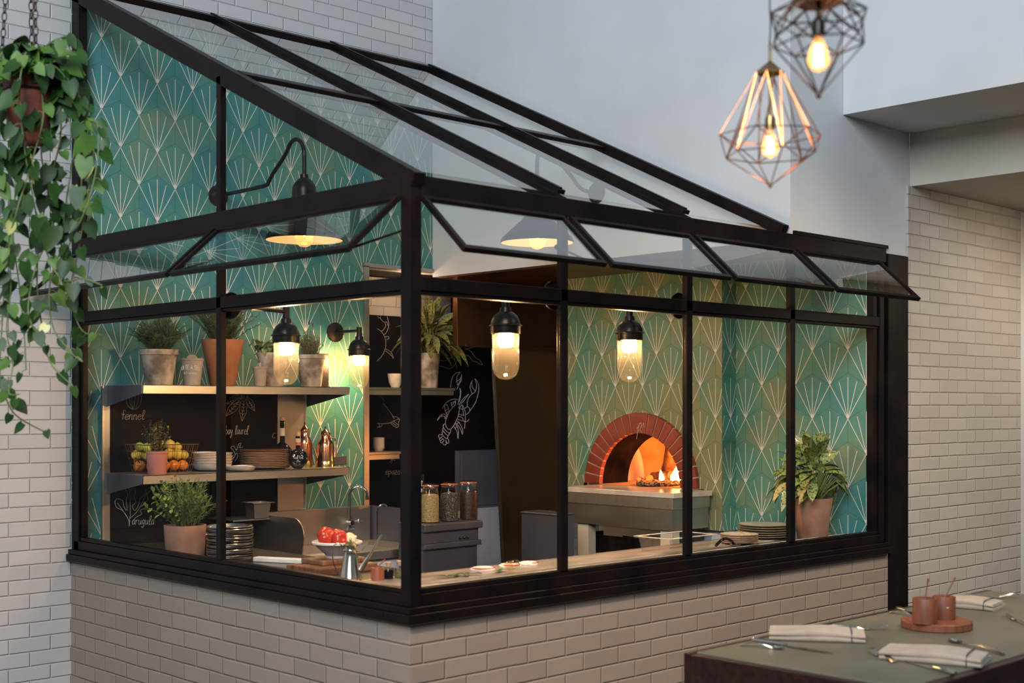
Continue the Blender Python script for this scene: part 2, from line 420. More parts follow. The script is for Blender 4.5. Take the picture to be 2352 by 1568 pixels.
# back wall tiles: fan base reference seen at px (310, 105)+...: one base at onY(232,87)
ref = onY(232, 87, YB)
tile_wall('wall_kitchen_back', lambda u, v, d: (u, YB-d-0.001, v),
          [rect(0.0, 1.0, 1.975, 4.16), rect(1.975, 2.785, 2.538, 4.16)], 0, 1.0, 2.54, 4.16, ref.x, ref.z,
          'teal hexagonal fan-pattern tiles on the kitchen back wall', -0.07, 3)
# side wall tiles with the oven mouth cut out
XS = 3.215; OC = 1.588; OZ = 1.387; RO = 0.40
regs = [rect(0.953, OZ-0.245, OC-0.5, BZ), rect(OC+0.5, OZ-0.245, 2.28, BZ), rect(OC-0.5, OZ+0.5, OC+0.5, BZ)]
K = 14
for k in range(K):
    a0 = PI*k/K; a1 = PI*(k+1)/K; am = (a0+a1)/2
    rg = rect(OC-0.5, OZ, OC+0.5, OZ+0.5)
    # wedge between the two rays, outside the chord
    rg += [(math.sin(a0), -math.cos(a0), math.sin(a0)*OC-math.cos(a0)*OZ), (-math.sin(a1), math.cos(a1), -math.sin(a1)*OC+math.cos(a1)*OZ)]
    cc = RO*math.cos((a1-a0)/2)
    rg += [(-math.cos(am), -math.sin(am), -(math.cos(am)*OC+math.sin(am)*OZ)-cc)]
    regs.append(rg)
ref = onX(1280+1785*0.2041, 900+300*0.2041, XS)
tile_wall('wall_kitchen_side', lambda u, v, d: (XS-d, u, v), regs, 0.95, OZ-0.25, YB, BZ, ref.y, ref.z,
          'green fan-pattern tiles around the pizza oven, coloured sage as under warm lamps', 0.25, 5, 0.2306, 0.1985)  # tone pushed to sage to stand in for warm lamp light
# pilaster return and the recessed wall strip beside the window end
ref2 = onX(1600+445*0.2551, 900+235*0.2551, 3.35)
tile_wall('wall_kitchen_right', lambda u, v, d: (3.35-d, u, v), [rect(0.052, 1.142, 0.953, BZ)], 0, 1.14, 1, BZ, ref2.y, ref2.z,
          'teal fan-pattern tiles beside the window end', 0.0, 8, 0.235, 0.1955)
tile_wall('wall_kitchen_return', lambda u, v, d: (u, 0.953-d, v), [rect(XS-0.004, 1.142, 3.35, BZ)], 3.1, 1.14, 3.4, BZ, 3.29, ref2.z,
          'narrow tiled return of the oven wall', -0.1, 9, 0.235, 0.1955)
# solid behind the tiles (with the oven recess), white base under them
m = MB()
m.box(XS, 0.954, OZ-0.245, XS+0.9, OC-0.47, BZ-0.001); m.box(XS, OC+0.47, OZ-0.245, XS+0.9, 2.28, BZ-0.001)
m.box(XS+0.002, OC-0.47, OZ+0.55, XS+0.9, OC+0.47, BZ-0.001)
m.box(3.351, 0.064, 1.14, 3.47, 0.953, BZ-0.001)
struct(m.build('wall_kitchen_core', MT['white_paint'], smooth=False))
m = MB(); m.box(XS+0.04, 0.97, 0, XS+0.9, 1.12, 1.14); m.box(3.37, 0.13, 0, 3.47, 0.968, 1.14)
struct(m.build('wall_kitchen_base', MT['white_paint'], smooth=False))

# ---------------------------------------------------------------- pantry behind the pass-through
m = MB(); m.box(1.7, 3.32, 0, 4.0, 3.42, 3.0); m.box(1.72, 2.975, 0, 1.97, 3.32, 3.0); m.box(3.75, 2.975, 0, 4.0, 3.32, 3.0)
struct(m.build('wall_pantry', MT['chalkboard'], smooth=False))
m = MB(); m.box(1.97, 2.975, 2.785, 3.75, 3.32, 2.83)
struct(m.build('ceiling_pantry', MT['chalkboard'], smooth=False))
m = MB(); m.box(1.975, 3.30, 2.52, 3.1, 3.318, 2.78)
struct(m.build('trim_1', MT['brick_x'], smooth=False), 'white brick strip above the pantry chalkboard')
# steel trim around the pass-through
m = MB(); m.box(1.955, YB-0.02, 1.1, 1.995, YB+0.13, 2.79); m.box(1.955, YB-0.02, 2.785, 2.538, YB+0.02, 2.81)
struct(m.build('trim_2', MT['stainless'], smooth=False), 'steel edge trim of the pass-through')

# ================================================================= GLASSHOUSE
S1, S2 = 1.13, 1.196        # sill plate top, glass bottom
TB, TT = 2.325, 2.393       # transom
EB, ET = 2.70, 2.78         # eave beam
SL = 0.48                   # roof slope
BX = 0.849; BY = 1.37; NX = 4
gh = thing('glasshouse', 'black steel framed glass kitchen enclosure with a sloping glass roof', 'glass enclosure')
bs = MT['black_steel']
def gp(name, mb, bevel=0.003, mat=None, par=None, label=None):
    o = mb.build(name, mat or bs, par or gh, smooth=False, bevel=bevel)
    if label: o['label'] = label
    return o
XE = 3.44; YE = YB-0.03
gp('corner_post', MB().box(-0.002, -0.002, S1, 0.055, 0.056, ET))
# sill plates and bottom rails, with a stepped ledge
m = MB(); m.box(-0.032, -0.032, 1.07, XE+0.045, 0.125, 1.105); m.box(-0.02, -0.02, 1.105, XE+0.03, 0.10, S1); m.box(0.0, 0.0, S1, XE, 0.05, S2-0.02); m.box(0, 0.008, S2-0.02, XE, 0.042, S2)
gp('sill', m)
m = MB(); m.box(-0.032, 0.126, 1.07, 0.125, YB-0.004, 1.105); m.box(-0.02, 0.101, 1.105, 0.10, YB-0.004, S1); m.box(0.0, 0.05, S1, 0.05, YE, S2-0.02); m.box(0.008, 0.05, S2-0.02, 0.042, YE, S2)
gp('sill', m)
def mull_x(x, z0, z1, w=0.042, d=0.036):
    m = MB(); m.box(x-w/2, 0.0, z0, x+w/2, 0.014, z1); m.box(x-w/2+0.009, 0.014, z0, x+w/2-0.009, d, z1)
    return m
for i in range(1, NX):
    gp('mullion', mull_x(i*BX, S2, EB), 0.002)
gp('end_mullion', MB().box(XE-0.045, -0.002, S1, XE, 0.06, EB).box(XE-0.094, 0.012, S2-0.002, XE-0.045, 0.058, EB))
m = MB(); m.box(0, BY-0.019, S2, 0.014, BY+0.019, EB); m.box(0.014, BY-0.010, S2, 0.036, BY+0.010, EB)
gp('mullion', m, 0.002)
m = MB(); m.box(0.0, YE-0.055, S1, 0.05, YB-0.008, ET+SL*YB-0.02); m.box(0.012, YE-0.085, S2, 0.04, YE-0.055, EB)
gp('wall_post', m)
# transoms
gp('transom', MB().box(0.055, 0.0, TB+0.015, XE-0.045, 0.05, TT).box(0.055, 0.008, TB, XE-0.045, 0.042, TB+0.015))
gp('transom', MB().box(0.0, 0.056, TB+0.015, 0.05, YE-0.055, TT).box(0.008, 0.056, TB, 0.042, YE-0.055, TB+0.015))
# eave beams
gp('eave_beam', MB().box(0.055, -0.004, EB, XE+0.02, 0.06, ET))
gp('eave_beam', MB().box(-0.004, 0.056, EB, 0.06, YE-0.055, ET))
# gable mullion
m = MB(); z1 = ET+SL*BY-0.04; m.box(0, BY-0.019, ET, 0.014, BY+0.019, z1); m.box(0.014, BY-0.010, ET, 0.036, BY+0.010, z1)
gp('gable_mullion', m, 0.002)
# rafters
up = Vector((0, -SL, 1)).normalized()
def rafter(x, w, h, y0, y1, lift=0.0):
    return MB().bar((x, y0, ET+SL*y0-h/2+lift), (x, y1, ET+SL*y1-h/2+lift), w, h, up)
gp('rafter', rafter(0.028, 0.056, 0.085, -0.01, YB-0.01, 0.012))
for i in (1, 2, 3):
    m = rafter(i*BX, 0.024, 0.05, 0.01, YB-0.02, 0.0)
    m.bar((i*BX, 0.02, ET+0.018+SL*0.02), (i*BX, YB-0.02, ET+SL*(YB-0.02)+0.018), 0.046, 0.020, up)
    m.bar((i*BX, 0.025, ET+0.032+SL*0.025), (i*BX, YB-0.02, ET+SL*(YB-0.02)+0.032), 0.024, 0.010, up)
    if i == 3: m = MB().bar((2.50, 0.02, ET+0.005+SL*0.02), (2.50, YB-0.02, ET+SL*(YB-0.02)+0.005), 0.045, 0.06, up)
    gp('rafter', m, 0.002)
RE = 2.50
gp('purlin', MB().bar((0.05, 1.27, ET+SL*1.27+0.0), (RE, 1.27, ET+SL*1.27+0.0), 0.07, 0.036, up))
gp('ridge_beam', MB().bar((0.0, YB-0.045, ET+SL*(YB-0.045)-0.01), (RE, YB-0.045, ET+SL*(YB-0.045)-0.01), 0.07, 0.07, up))
# fixed panes
def pane(mb, name='glass_pane'): return gp(name, mb, 0, MT['pane_low' if name == 'glass_pane' else 'pane_roof'])
e = 0.004
for i in range(NX):
    x0 = max(0.055, i*BX+0.021); x1 = min(XE-0.045, (i+1)*BX-0.021)
    pane(MB().box(x0-e, 0.028, S2-e, x1+e, 0.034, TB+e))
for (y0, y1) in ((0.056, BY-0.021), (BY+0.021, YE-0.055)):
    pane(MB().box(0.028, y0-e, S2-e, 0.034, y1+e, TB+e))
# gable panes (follow the rafter)
for (y0, y1) in ((0.10, BY-0.014), (BY+0.014, YE-0.055)):
    m = MB(); poly = [(y0, ET-e), (y1, ET-e), (y1, ET+SL*y1-0.06), (y0, max(ET, ET+SL*y0-0.06))]
    m.prism(poly, lambda a, b, c: (c, a, b), 0.030, 0.036)
    pane(m)
# roof panes, upper and lower row
for i in range(3):
    for (y0, y1) in ((0.03, 1.25), (1.29, YB-0.07)):
        x0, x1 = i*BX+0.026, min((i+1)*BX-0.012, RE-0.022)
        if i == 0: x0 = 0.057
        pane(MB().bar(((x0+x1)/2, y0, ET+SL*y0+0.004), ((x0+x1)/2, y1, ET+SL*y1+0.004), x1-x0, 0.006, up), 'roof_pane')
# open awning vents between transom and eave
def vent(x0, x1, along):
    L = 0.335; c, s = math.cos(math.radians(48)), math.sin(math.radians(48))
    H = Vector((0, -0.006, EB-0.003))
    def P(u, t, o=0.0):   # u along the front, t down the sash, o off the sash plane
        y = -t*s - o*c; z = -t*c + o*s
        if along == 'x': return Vector((u, H.y+y, H.z+z))
        return Vector((H.y+y, u, H.z+z))
    m = MB(); fr = 0.022
    def bar(u0, t0, u1, t1):
        o0, o1 = -0.011, 0.011
        vs = [P(u0,t0,o0),P(u1,t0,o0),P(u1,t1,o0),P(u0,t1,o0),P(u0,t0,o1),P(u1,t0,o1),P(u1,t1,o1),P(u0,t1,o1)]
        m.add(vs, [(0,3,2,1),(4,5,6,7),(0,1,5,4),(1,2,6,5),(2,3,7,6),(3,0,4,7)])
    bar(x0, 0, x1, fr); bar(x0, L-fr, x1, L); bar(x0, fr, x0+fr, L-fr); bar(x1-fr, fr, x1, L-fr)
    v = gp('awning_vent', m, 0.002)
    g = MB(); q = [P(x0+fr-e, fr-e, -0.003),P(x1-fr+e, fr-e, -0.003),P(x1-fr+e, L-fr+e, -0.003),P(x0+fr-e, L-fr+e, -0.003),P(x0+fr-e, fr-e, 0.003),P(x1-fr+e, fr-e, 0.003),P(x1-fr+e, L-fr+e, 0.003),P(x0+fr-e, L-fr+e, 0.003)]
    fs = [(0,3,2,1),(4,5,6,7),(0,1,5,4),(1,2,6,5),(2,3,7,6),(3,0,4,7)]
    g.add(q, fs if along == 'x' else [f[::-1] for f in fs])
    gp('vent_pane', g, 0, MT['pane_vent'], v)
    st = MB(); a = P(x0+0.03 if along == 'y' else x1-0.06, L-0.03, -0.012)
    b = Vector((x1-0.02, 0.01, EB-0.13)) if along == 'x' else Vector((0.01, x0+0.005, EB-0.13))
    st.tube([a, b], 0.005, 6); st.ball(a, 0.011, 8); st.ball(b, 0.012, 8)
    gp('stay_arm', st, 0, bs, v)
for i in range(NX):
    vent(i*BX+(0.045 if i == 0 else 0.018), min((i+1)*BX-0.018, XE-0.03), 'x')
vent(0.05, BY-0.015, 'y'); vent(BY+0.015, YE-0.02, 'y')
# broad steel column at the right end
o = MB().box(3.485, -0.004, FL, 3.702, 0.14, BZ-0.004).build('steel_column', bs, smooth=False, bevel=0.004)
tag(o, 'broad black steel column at the right end of the glass front', 'column')
o = MB().box(2.56, -0.002, ET+0.0015, 3.485, 0.011, ET+0.02).build('flashing_strip', bs, smooth=False)
tag(o, 'thin black flashing strip under the white bulkhead', 'flashing')
# ================================================================= PIZZA OVEN
MT['oven_brick'] = pm('oxblood_glazed_brick', (0.20,0.035,0.022), (0.30,0.055,0.032), 9, 0.45, 0, 0.25, 60)
MT['oven_mortar'] = pm('pale_mortar', (0.50,0.40,0.34), (0.58,0.48,0.42), 30, 0.85, 0, 0.2)
MT['soot'] = pm('sooty_brick', (0.003,0.002,0.003), (0.014,0.008,0.008), 7, 0.9, 0, 0.4, 30, spec=0.02)
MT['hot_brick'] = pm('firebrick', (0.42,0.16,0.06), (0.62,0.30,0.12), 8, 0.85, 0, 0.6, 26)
MT['marble'] = pm('white_marble', (0.50,0.44,0.37), (0.66,0.60,0.53), 7, 0.22, 0, 0.02, 40)
MT['flame'] = emis('wood_flame', (1.0, 0.50, 0.12), 14)
MT['ember'] = emis('glowing_ember', (1.0, 0.22, 0.03), 1.6)
MT['bark'] = pm('burning_log_bark', (0.09,0.03,0.012), (0.30,0.12,0.045), 18, 0.9, 0, 0.8, 40)
ov = thing('pizza_oven', 'wood fired pizza oven with an arch of oxblood red bricks in the green tiled wall', 'oven', (XS, OC, 0))
RI, RB = 0.335, 0.465
m = MB()
def ring_pt(a, r, x): return (x, math.cos(a)*r, OZ+math.sin(a)*r)
def voussoir(a0, a1, mb):
    n = 3; vs = []
    for i in range(n+1):
        a = a0+(a1-a0)*i/n
        vs += [ring_pt(a, RI, -0.035), ring_pt(a, RB, -0.035), ring_pt(a, RB, 0.02), ring_pt(a, RI, 0.004)]
    fs = [(0,1,2,3), tuple(4*n+k for k in (3,2,1,0))]
    for i in range(n):
        for k in range(4): fs.append((4*i+k, 4*i+4+k, 4*i+4+(k+1) % 4, 4*i+(k+1) % 4))
    mb.add(vs, fs)
g = 0.010; kh = math.radians(10.5); st = (PI/2-kh)/9
voussoir(PI/2-kh+g, PI/2+kh-g, m)
for i in range(9):
    voussoir(PI/2+kh+i*st+g, PI/2+kh+(i+1)*st-g, m); voussoir(PI/2-kh-(i+1)*st+g, PI/2-kh-i*st-g, m)
m.box(-0.035, -RB, OZ-0.23, 0.02, -RI-0.02, OZ-0.002)
for k in range(3): pass
arch = m.build('brick_arch', MT['oven_brick'], ov, smooth=False, bevel=0.004)
mo = MB(); n = 40; vs = []
for i in range(n+1):
    a = PI*i/n; vs += [ring_pt(a, RI+0.004, -0.026), ring_pt(a, RB-0.004, -0.026), ring_pt(a, RB-0.004, 0.02), ring_pt(a, RI+0.004, 0.004)]
fs = [(0,1,2,3), tuple(4*n+k for k in (3,2,1,0))]
for i in range(n):
    for k in range(4): fs.append((4*i+k, 4*i+4+k, 4*i+4+(k+1) % 4, 4*i+(k+1) % 4))
mo.add(vs, fs); mo.build('mortar_arch', MT['oven_mortar'], ov, smooth=False)
# keystone mark
k = MB(); kx = -0.0365
for st_ in ([(1462,1008),(1468,972),(1472,970),(1474,980),(1466,990)], [(1463,985),(1468,974),(1473,971)], [(1474,994),(1470,985),(1478,972),(1479,971),(1479,982)]):
    pts = []
    for (px, py) in st_:
        p = onX(px, py, XS+kx); pts.append((kx, p.y-OC, p.z))
    k.tube(pts, 0.0016, 5)
k.build('keystone_mark', MT['oven_mortar'], arch)
# tunnel: sooty vault between the arch and the chamber
def vault(r0, x0, r1, x1, n=28):
    m = MB(); vs = []
    for i in range(n+1):
        a = PI*i/n; vs += [ring_pt(a, r0, x0), ring_pt(a, r1, x1)]
    return m.add(vs, [(2*i, 2*i+1, 2*i+3, 2*i+2) for i in range(n)])
m = vault(RI+0.001, 0.002, 0.325, 0.24)
for i in range(28):      # ring wall from the tunnel end out to the dome
    a0, a1 = PI*i/28, PI*(i+1)/28
    m.add([ring_pt(a0, 0.325, 0.24), ring_pt(a1, 0.325, 0.24), ring_pt(a1, 0.62, 0.24), ring_pt(a0, 0.62, 0.24)], [(0,1,2,3)])
m.build('oven_throat', MT['soot'], ov)
m = MB(); n = 24; vs = []
for j in range(9):
    t = j/8*PI/2
    for i in range(n+1):
        a = PI*i/n; vs.append(ring_pt(a, 0.60*math.cos(t)+0.001, 0.24+0.55*math.sin(t)))
m.add(vs, [(j*(n+1)+i, j*(n+1)+i+1, (j+1)*(n+1)+i+1, (j+1)*(n+1)+i) for j in range(8) for i in range(n)])
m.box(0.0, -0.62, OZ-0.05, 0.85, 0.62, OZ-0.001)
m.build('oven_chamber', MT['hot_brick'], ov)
# fire on the right side of the chamber (towards the window)
lg = thing('burning_log', 'burning log leaning on the right side inside the pizza oven', 'log', (XS+0.40, OC+0.16, OZ))
m = MB(); m.tube([(0.10, 0.06, 0.03), (0.06, 0.0, 0.12), (0.02, -0.05, 0.24)], [0.04, 0.036, 0.032], 10); m.tube([(0.05, 0.12, 0.03), (-0.03, -0.10, 0.05)], [0.032, 0.03], 9)
m.build('log', MT['bark'], lg)
m = MB()
for (x, y, h, r, t) in ((-0.06, -0.13, 0.13, 0.024, -0.05), (-0.03, -0.15, 0.19, 0.03, -0.05), (-0.05, -0.04, 0.085, 0.020, 0.015), (-0.05, -0.23, 0.09, 0.024, 0.0)):
    m.tube([(x, y, 0.01), (x, y+t*0.3, h*0.3), (x, y+t*0.7, h*0.65), (x, y+t, h)], [r*0.5, r, r*0.6, 0.002], 8)
m.build('flame', MT['flame'], lg)
r = random.Random(4)
em = MB()
for i in range(110):
    x = XS+0.40+r.random()*0.26; y = OC-0.40+r.random()*0.80; s_ = 0.012+r.random()*0.022
    em.ball((x, y, OZ+s_*0.7), s_, 6, 1 if r.random() < 0.35 else 0, 0.8)
o = em.build('ember_bed', [MT['hot_brick'], MT['ember']]); tag(o, 'glowing ember bed across the oven floor', 'embers', None, 'stuff')
d = bpy.data.lights.new('fire_glow', 'POINT'); d.energy = 34; d.color = (1.0, 0.36, 0.09); d.shadow_soft_size = 0.07
o = bpy.data.objects.new('fire_glow', d); COL.objects.link(o); o.location = (XS+0.42, OC-0.30, OZ+0.27)
# pizza
pc = onZ(1511, 1113, OZ+0.003)
MT['crust'] = pm('charred_crust', (0.03,0.012,0.006), (0.45,0.26,0.11), 60, 0.8, 0, 0.8, 50, lo=0.46, hi=0.60)
pr = [(0.001, 0.012), (0.10, 0.014), (0.120, 0.026), (0.134, 0.025), (0.143, 0.012), (0.136, 0.0), (0.001, 0.0)]
o = MB().lathe(pr, 40, (0,0,0), 0, lambda r_, z, a: (r_*(1+0.02*math.sin(5*a)), z*(1+0.2*math.sin(9*a)))).build('pizza', MT['crust'], loc=(pc.x, pc.y, OZ+0.001))
tag(o, 'charred pizza lying on the marble slab at the oven mouth', 'pizza')
# marble hearth on a steel frame
hs = thing('oven_counter', 'marble topped stainless hearth counter standing in front of the pizza oven', 'counter', (2.81, 1.0, 0))
HL = 0.90
MB().box(0, 0, OZ-0.033, 0.368, HL, OZ-0.002).build('marble_slab', MT['marble'], hs, smooth=False, bevel=0.003)
MB().box(0.006, 0.012, OZ-0.10, 0.36, HL-0.01, OZ-0.033).build('steel_band', MT['stainless_h'], hs, smooth=False, bevel=0.002)
MB().box(0.012, 0.02, 1.163, 0.355, HL-0.02, OZ-0.10).build('apron', MT['stainless'], hs, smooth=False)
lp = onX(1339, 1240, 2.84)
for (yy) in (lp.y-1.0, 0.08):
    MB().box(0.03, yy-0.045, FL, 0.10, yy+0.045, 1.163).build('leg', MT['cream_paint'], hs, smooth=False, bevel=0.002)
# wood store under the hearth
wsx = thing('firewood_box', 'dark steel box with firewood under the oven counter', 'box', (2.97, 1.30, 0))
MB().box(0, 0, 0.55, 0.02, 0.62, 1.08).box(0.02, 0, 0.55, 0.23, 0.02, 1.08).box(0.02, 0.60, 0.55, 0.23, 0.62, 1.08).box(0, 0, FL, 0.23, 0.62, 0.55).build('box_body', MT['black_metal'], wsx, smooth=False, bevel=0.003)
for i in range(5):
    x, y = 3.03+0.1*(i % 2)+0.02, 1.38+i*0.10
    o = MB().tube([(x-0.04, y, 0.60), (x, y+0.01, 0.85), (x+0.03, y-0.01, 1.09-0.01*i)], [0.036, 0.04, 0.036], 9).build('firewood_log', MT['bark'])
    tag(o, ('first', 'second', 'third', 'fourth', 'fifth')[i]+' rough brown firewood log from the right in the dark box under the oven', 'log', 'firewood logs in the box under the oven')

# ================================================================= HOOD, STEEL PANELS, CABINETS
o = MB().box(2.72, 2.80, 2.304, 3.75, YB-0.004, BZ-0.004).box(2.79, 2.785, 2.296, 3.75, 2.80, 2.312).box(2.72, 2.796, 2.304, 2.727, 2.80, BZ-0.006).build('extractor_hood', MT['bronze'], smooth=False, bevel=0.003)
tag(o, 'dark bronze extractor hood box high in the kitchen corner', 'hood')
# steel panel leaning out at the end of the pass-through
a = onY(1133, 800, YB-0.012); b = onY(1157, 1300, YB-0.012)
pn = thing('steel_wall_panel', 'tall olive brown steel panel with a slanted edge beside the lobster chalkboard', 'wall panel', (0, 0, 0))
m = MB(); m.prism([(a.x, a.z), (3.75, a.z+0.02), (3.75, 0.7), (b.x, b.z)], lambda u, v, d: (u, YB-0.004-d, v), 0, 0.008)
m.build('sheet', MT['copper_sheet'], pn, smooth=False)
m = MB(); m.bar((a.x-0.008, YB-0.012, a.z), (b.x-0.008, YB-0.012, b.z), 0.014, 0.02, (0,1,0)); m.build('edge_trim', MT['stainless'], pn, smooth=False)
# grey electrical panel and white panel on the pantry wall
def wallpanel(name, px0, py0, px1, py1, Y, th, mat, label, cat):
    p = onY(px0, py0, Y); q = onY(px1, py1, Y)
    o = MB().box(p.x, Y, q.z, q.x, Y+th, p.z).box(p.x+0.03, Y-0.004, q.z+0.03, q.x-0.03, Y, p.z-0.03).build(name, mat, smooth=False, bevel=0.002)
    return tag(o, label, cat)
MT['grey_enamel'] = pm('blue_grey_enamel', (0.075,0.08,0.115), (0.10,0.105,0.145), 3, 0.5, 0, 0.03)
MT['pale_enamel'] = pm('pale_blue_enamel', (0.38,0.42,0.50), (0.46,0.50,0.57), 3, 0.5, 0, 0.03)
wallpanel('grey_cabinet_panel', 1053, 1035, 1150, 1166, 3.27, 0.04, MT['grey_enamel'], 'flat blue grey metal panel on the wall below the chalk lobster', 'panel')
wallpanel('white_panel', 1060, 1170, 1160, 1330, 3.25, 0.06, MT['pale_enamel'], 'pale white wall panel below the blue grey panel', 'panel')
# jar cabinet
JZ = 1.21
jc = thing('steel_cabinet', 'low stainless cabinet carrying the three glass jars', 'cabinet', (1.70, 1.93, 0))
W = 0.457
MB().box(0, 0, JZ-0.045, W, 0.25, JZ).build('worktop', MT['dark_steel'], jc, smooth=False, bevel=0.006)
MB().box(0.0, 0.02, JZ-0.115, W-0.02, 0.24, JZ-0.045).build('drawer_front', MT['dark_steel'], jc, smooth=False, bevel=0.003)
MB().box(0, 0.0, JZ-0.145, W-0.012, 0.24, JZ-0.115).build('ledge', MT['dark_steel'], jc, smooth=False, bevel=0.004)
MB().box(0, 0.02, FL, W-0.03, 0.24, JZ-0.145).build('cabinet_body', MT['dark_steel'], jc, smooth=False, bevel=0.003)
for dx in (0.0, 0.03, 0.06): MB().ball((W-0.17+dx, 0.014, JZ-0.095), 0.009, 8).build('control_knob', MT['black_metal'], jc)
# blue grey steel box further right
o = MB().box(2.34, 1.50, FL, 2.50, 1.79, 1.25).box(2.335, 1.495, 1.25, 2.505, 1.795, 1.262).build('steel_undercounter_unit', MT['dark_steel'], smooth=False, bevel=0.004)
tag(o, 'blue grey steel unit standing left of the oven counter', 'cabinet')
MT['flower'] = pm('pale_yellow_petal', (0.55,0.52,0.20), (0.75,0.72,0.45), 60, 0.7)
fp = onZ(1272, 1178, 1.262)
ft = thing('flower_sprig', 'small yellow flower sprig lying on the blue grey steel unit', 'flower', (2.46, 1.56, 1.262))
MB().tube([(-0.04, 0.02, 0.004), (0, 0, 0.03), (0.02, 0.0, 0.04)], 0.002, 5).build('stem', MT['soot'], ft)
m = MB()
for i in range(7):
    a_ = i*0.9; m.leaf((0.0, 0, 0.03), (math.cos(a_), math.sin(a_), 0.6), (0,0,1), 0.035, 0.022, 'oval', 0.6, n=4)
m.build('petals', MT['flower'], ft)

# ================================================================= COUNTERS INSIDE THE GLASS
CZ = 1.168; CL = 1.13
MT['marble_counter'] = pm('marble_prep_counter', (0.24,0.20,0.165), (0.42,0.37,0.31), 5, 0.28, 0, 0.02, 40, stretch=(1,2.5,1))
fc = thing('front_counter', 'long stainless and marble prep counter along the front glass', 'counter', (0.07, 0.13, 0))
MB().box(0, 0, CZ-0.05, 3.24, 0.13, CZ).box(0, 0, CZ, 3.2, 0.012, CZ+0.015).build('steel_ledge', MT['stainless_h'], fc, smooth=False, bevel=0.003)
MB().box(0.0, 0.131, CZ-0.05, 3.24, 0.36, CZ+0.004).build('marble_top', MT['marble_counter'], fc, smooth=False, bevel=0.004)
MB().box(0, 0.361, CZ-0.065, 3.24, 0.40, CZ).build('rear_rail', MT['stainless'], fc, smooth=False, bevel=0.003)
MB().box(0.05, 0.02, FL, 3.2, 0.36, CZ-0.065).build('counter_body', MT['stainless'], fc, smooth=False)
MT['dark_counter'] = pm('dark_worktop', (0.05,0.047,0.042), (0.09,0.085,0.075), 4, 0.25, 0.3, 0.02, 40)
lc = thing('side_counter', 'dark worktop running along the short glass side', 'counter', (0.13, 0.54, 0))
MB().box(0, 0, CL-0.045, 0.60, 2.29, CL).build('worktop', MT['dark_counter'], lc, smooth=False, bevel=0.003)
MB().box(0.02, 0.02, FL, 0.55, 2.27, CL-0.045).build('counter_body', MT['stainless'], lc, smooth=False)
MT['plastic_white'] = pm('white_plastic', (0.62,0.60,0.56), (0.70,0.68,0.63), 20, 0.45)
a = onZ(584, 1276, CL+0.03); b = onZ(692, 1260, CL+0.03)
o = MB().bar((0.40, a.y+0.02, CL+0.012), (0.60, a.y-0.42, CL+0.012), 0.05, 0.022).build('cutting_board', MT['plastic_white'], smooth=False, bevel=0.004)
tag(o, 'narrow white plastic board lying behind the stack of metal pans', 'cutting board')

# sink
SK = 1.05
sk = thing('sink_unit', 'stainless sink unit with raised splashback under the tiled back wall', 'sink', (1.06, 2.20, 0))
SW = 0.90; SD = 0.61
m = MB(); m.box(0, 0, SK-0.05, SW, 0.05, SK); m.box(0, SD-0.12, SK-0.05, SW, SD, SK); m.box(0, 0.05, SK-0.05, 0.06, SD-0.12, SK); m.box(SW-0.25, 0.05, SK-0.05, SW, SD-0.12, SK)
m.build('sink_deck', MT['stainless_h'], sk, smooth=False, bevel=0.003)
m = MB(); bx0, by0, bx1, by1, bz = 0.06, 0.05, SW-0.25, SD-0.12, SK-0.22
m.add([(bx0,by0,SK-0.002),(bx1,by0,SK-0.002),(bx1,by1,SK-0.002),(bx0,by1,SK-0.002),(bx0+.02,by0+.02,bz),(bx1-.02,by0+.02,bz),(bx1-.02,by1-.02,bz),(bx0+.02,by1-.02,bz)], [(4,5,6,7),(0,1,5,4),(1,2,6,5),(2,3,7,6),(3,0,4,7)])
m.build('basin', MT['stainless'], sk, smooth=False)
bt = onY(720, 1168, YB-0.06).z
MB().box(0.0, SD-0.05, SK, SW-0.01, SD, bt).build('splashback', MT['stainless'], sk, smooth=False, bevel=0.004)
m = MB(); poly = [(0.02, SK)]
for i in range(9):
    t = PI/2*i/8; poly.append((0.10+0.0-0.10*math.cos(t)+0.0, bt-0.10+0.10*math.sin(t)))
poly += [(SD-0.055, bt), (SD-0.055, SK)]
m.prism(poly, lambda u, v, d: (d, u+0.02, v), 0.002, 0.008)
m.build('side_guard', MT['stainless'], sk, smooth=False)
MB().box(SW+0.0, SD-0.33, SK, SW+0.006, SD-0.02, bt).build('side_guard', MT['dark_steel'], sk, smooth=False)
MB().box(0.02, 0.03, FL, SW-0.02, SD-0.01, SK-0.05).build('sink_front', MT['white_paint'], sk, smooth=False)
fa = thing('swan_neck_faucet', 'chrome swan neck faucet rising over the sink in front of the fan tiles', 'faucet')
MT['chrome'] = pm('chrome', (0.55,0.55,0.56), (0.65,0.65,0.66), 5, 0.10, 1.0)
fb = onY(803, 1196, 2.745); fa.location = (fb.x, 2.745, 0)
top = onY(812, 1117, 2.745).z
m = MB(); pts = [(0, 0, fb.z), (0, 0, top-0.05)]
for i in range(11):
    t = PI*1.06*i/10; pts.append((0.0+0.045*(1-math.cos(t)), -0.03*(1-math.cos(t)), top-0.05+0.05*math.sin(t)))
m.tube(pts, 0.0085, 10); e_ = Vector(pts[-1]); m.tube([e_, e_+Vector((0.003, 0, -0.022))], 0.012, 10)
m.build('spout', MT['chrome'], fa)
m = MB(); m.cyl((0, 0.02, fb.z-0.01), (0, -0.03, fb.z-0.01), 0.016, 0.016, 12); m.cyl((0, 0, fb.z-0.045), (0, 0, fb.z+0.03), 0.014, 0.012, 12); m.cyl((-0.02, 0, fb.z-0.05), (0.03, 0, fb.z-0.05), 0.011, 0.011, 10)
m.cyl((0, 0.0, fb.z-0.0), (0, 0.058, fb.z), 0.01, 0.01, 10)
m.build('faucet_body', MT['chrome'], fa)
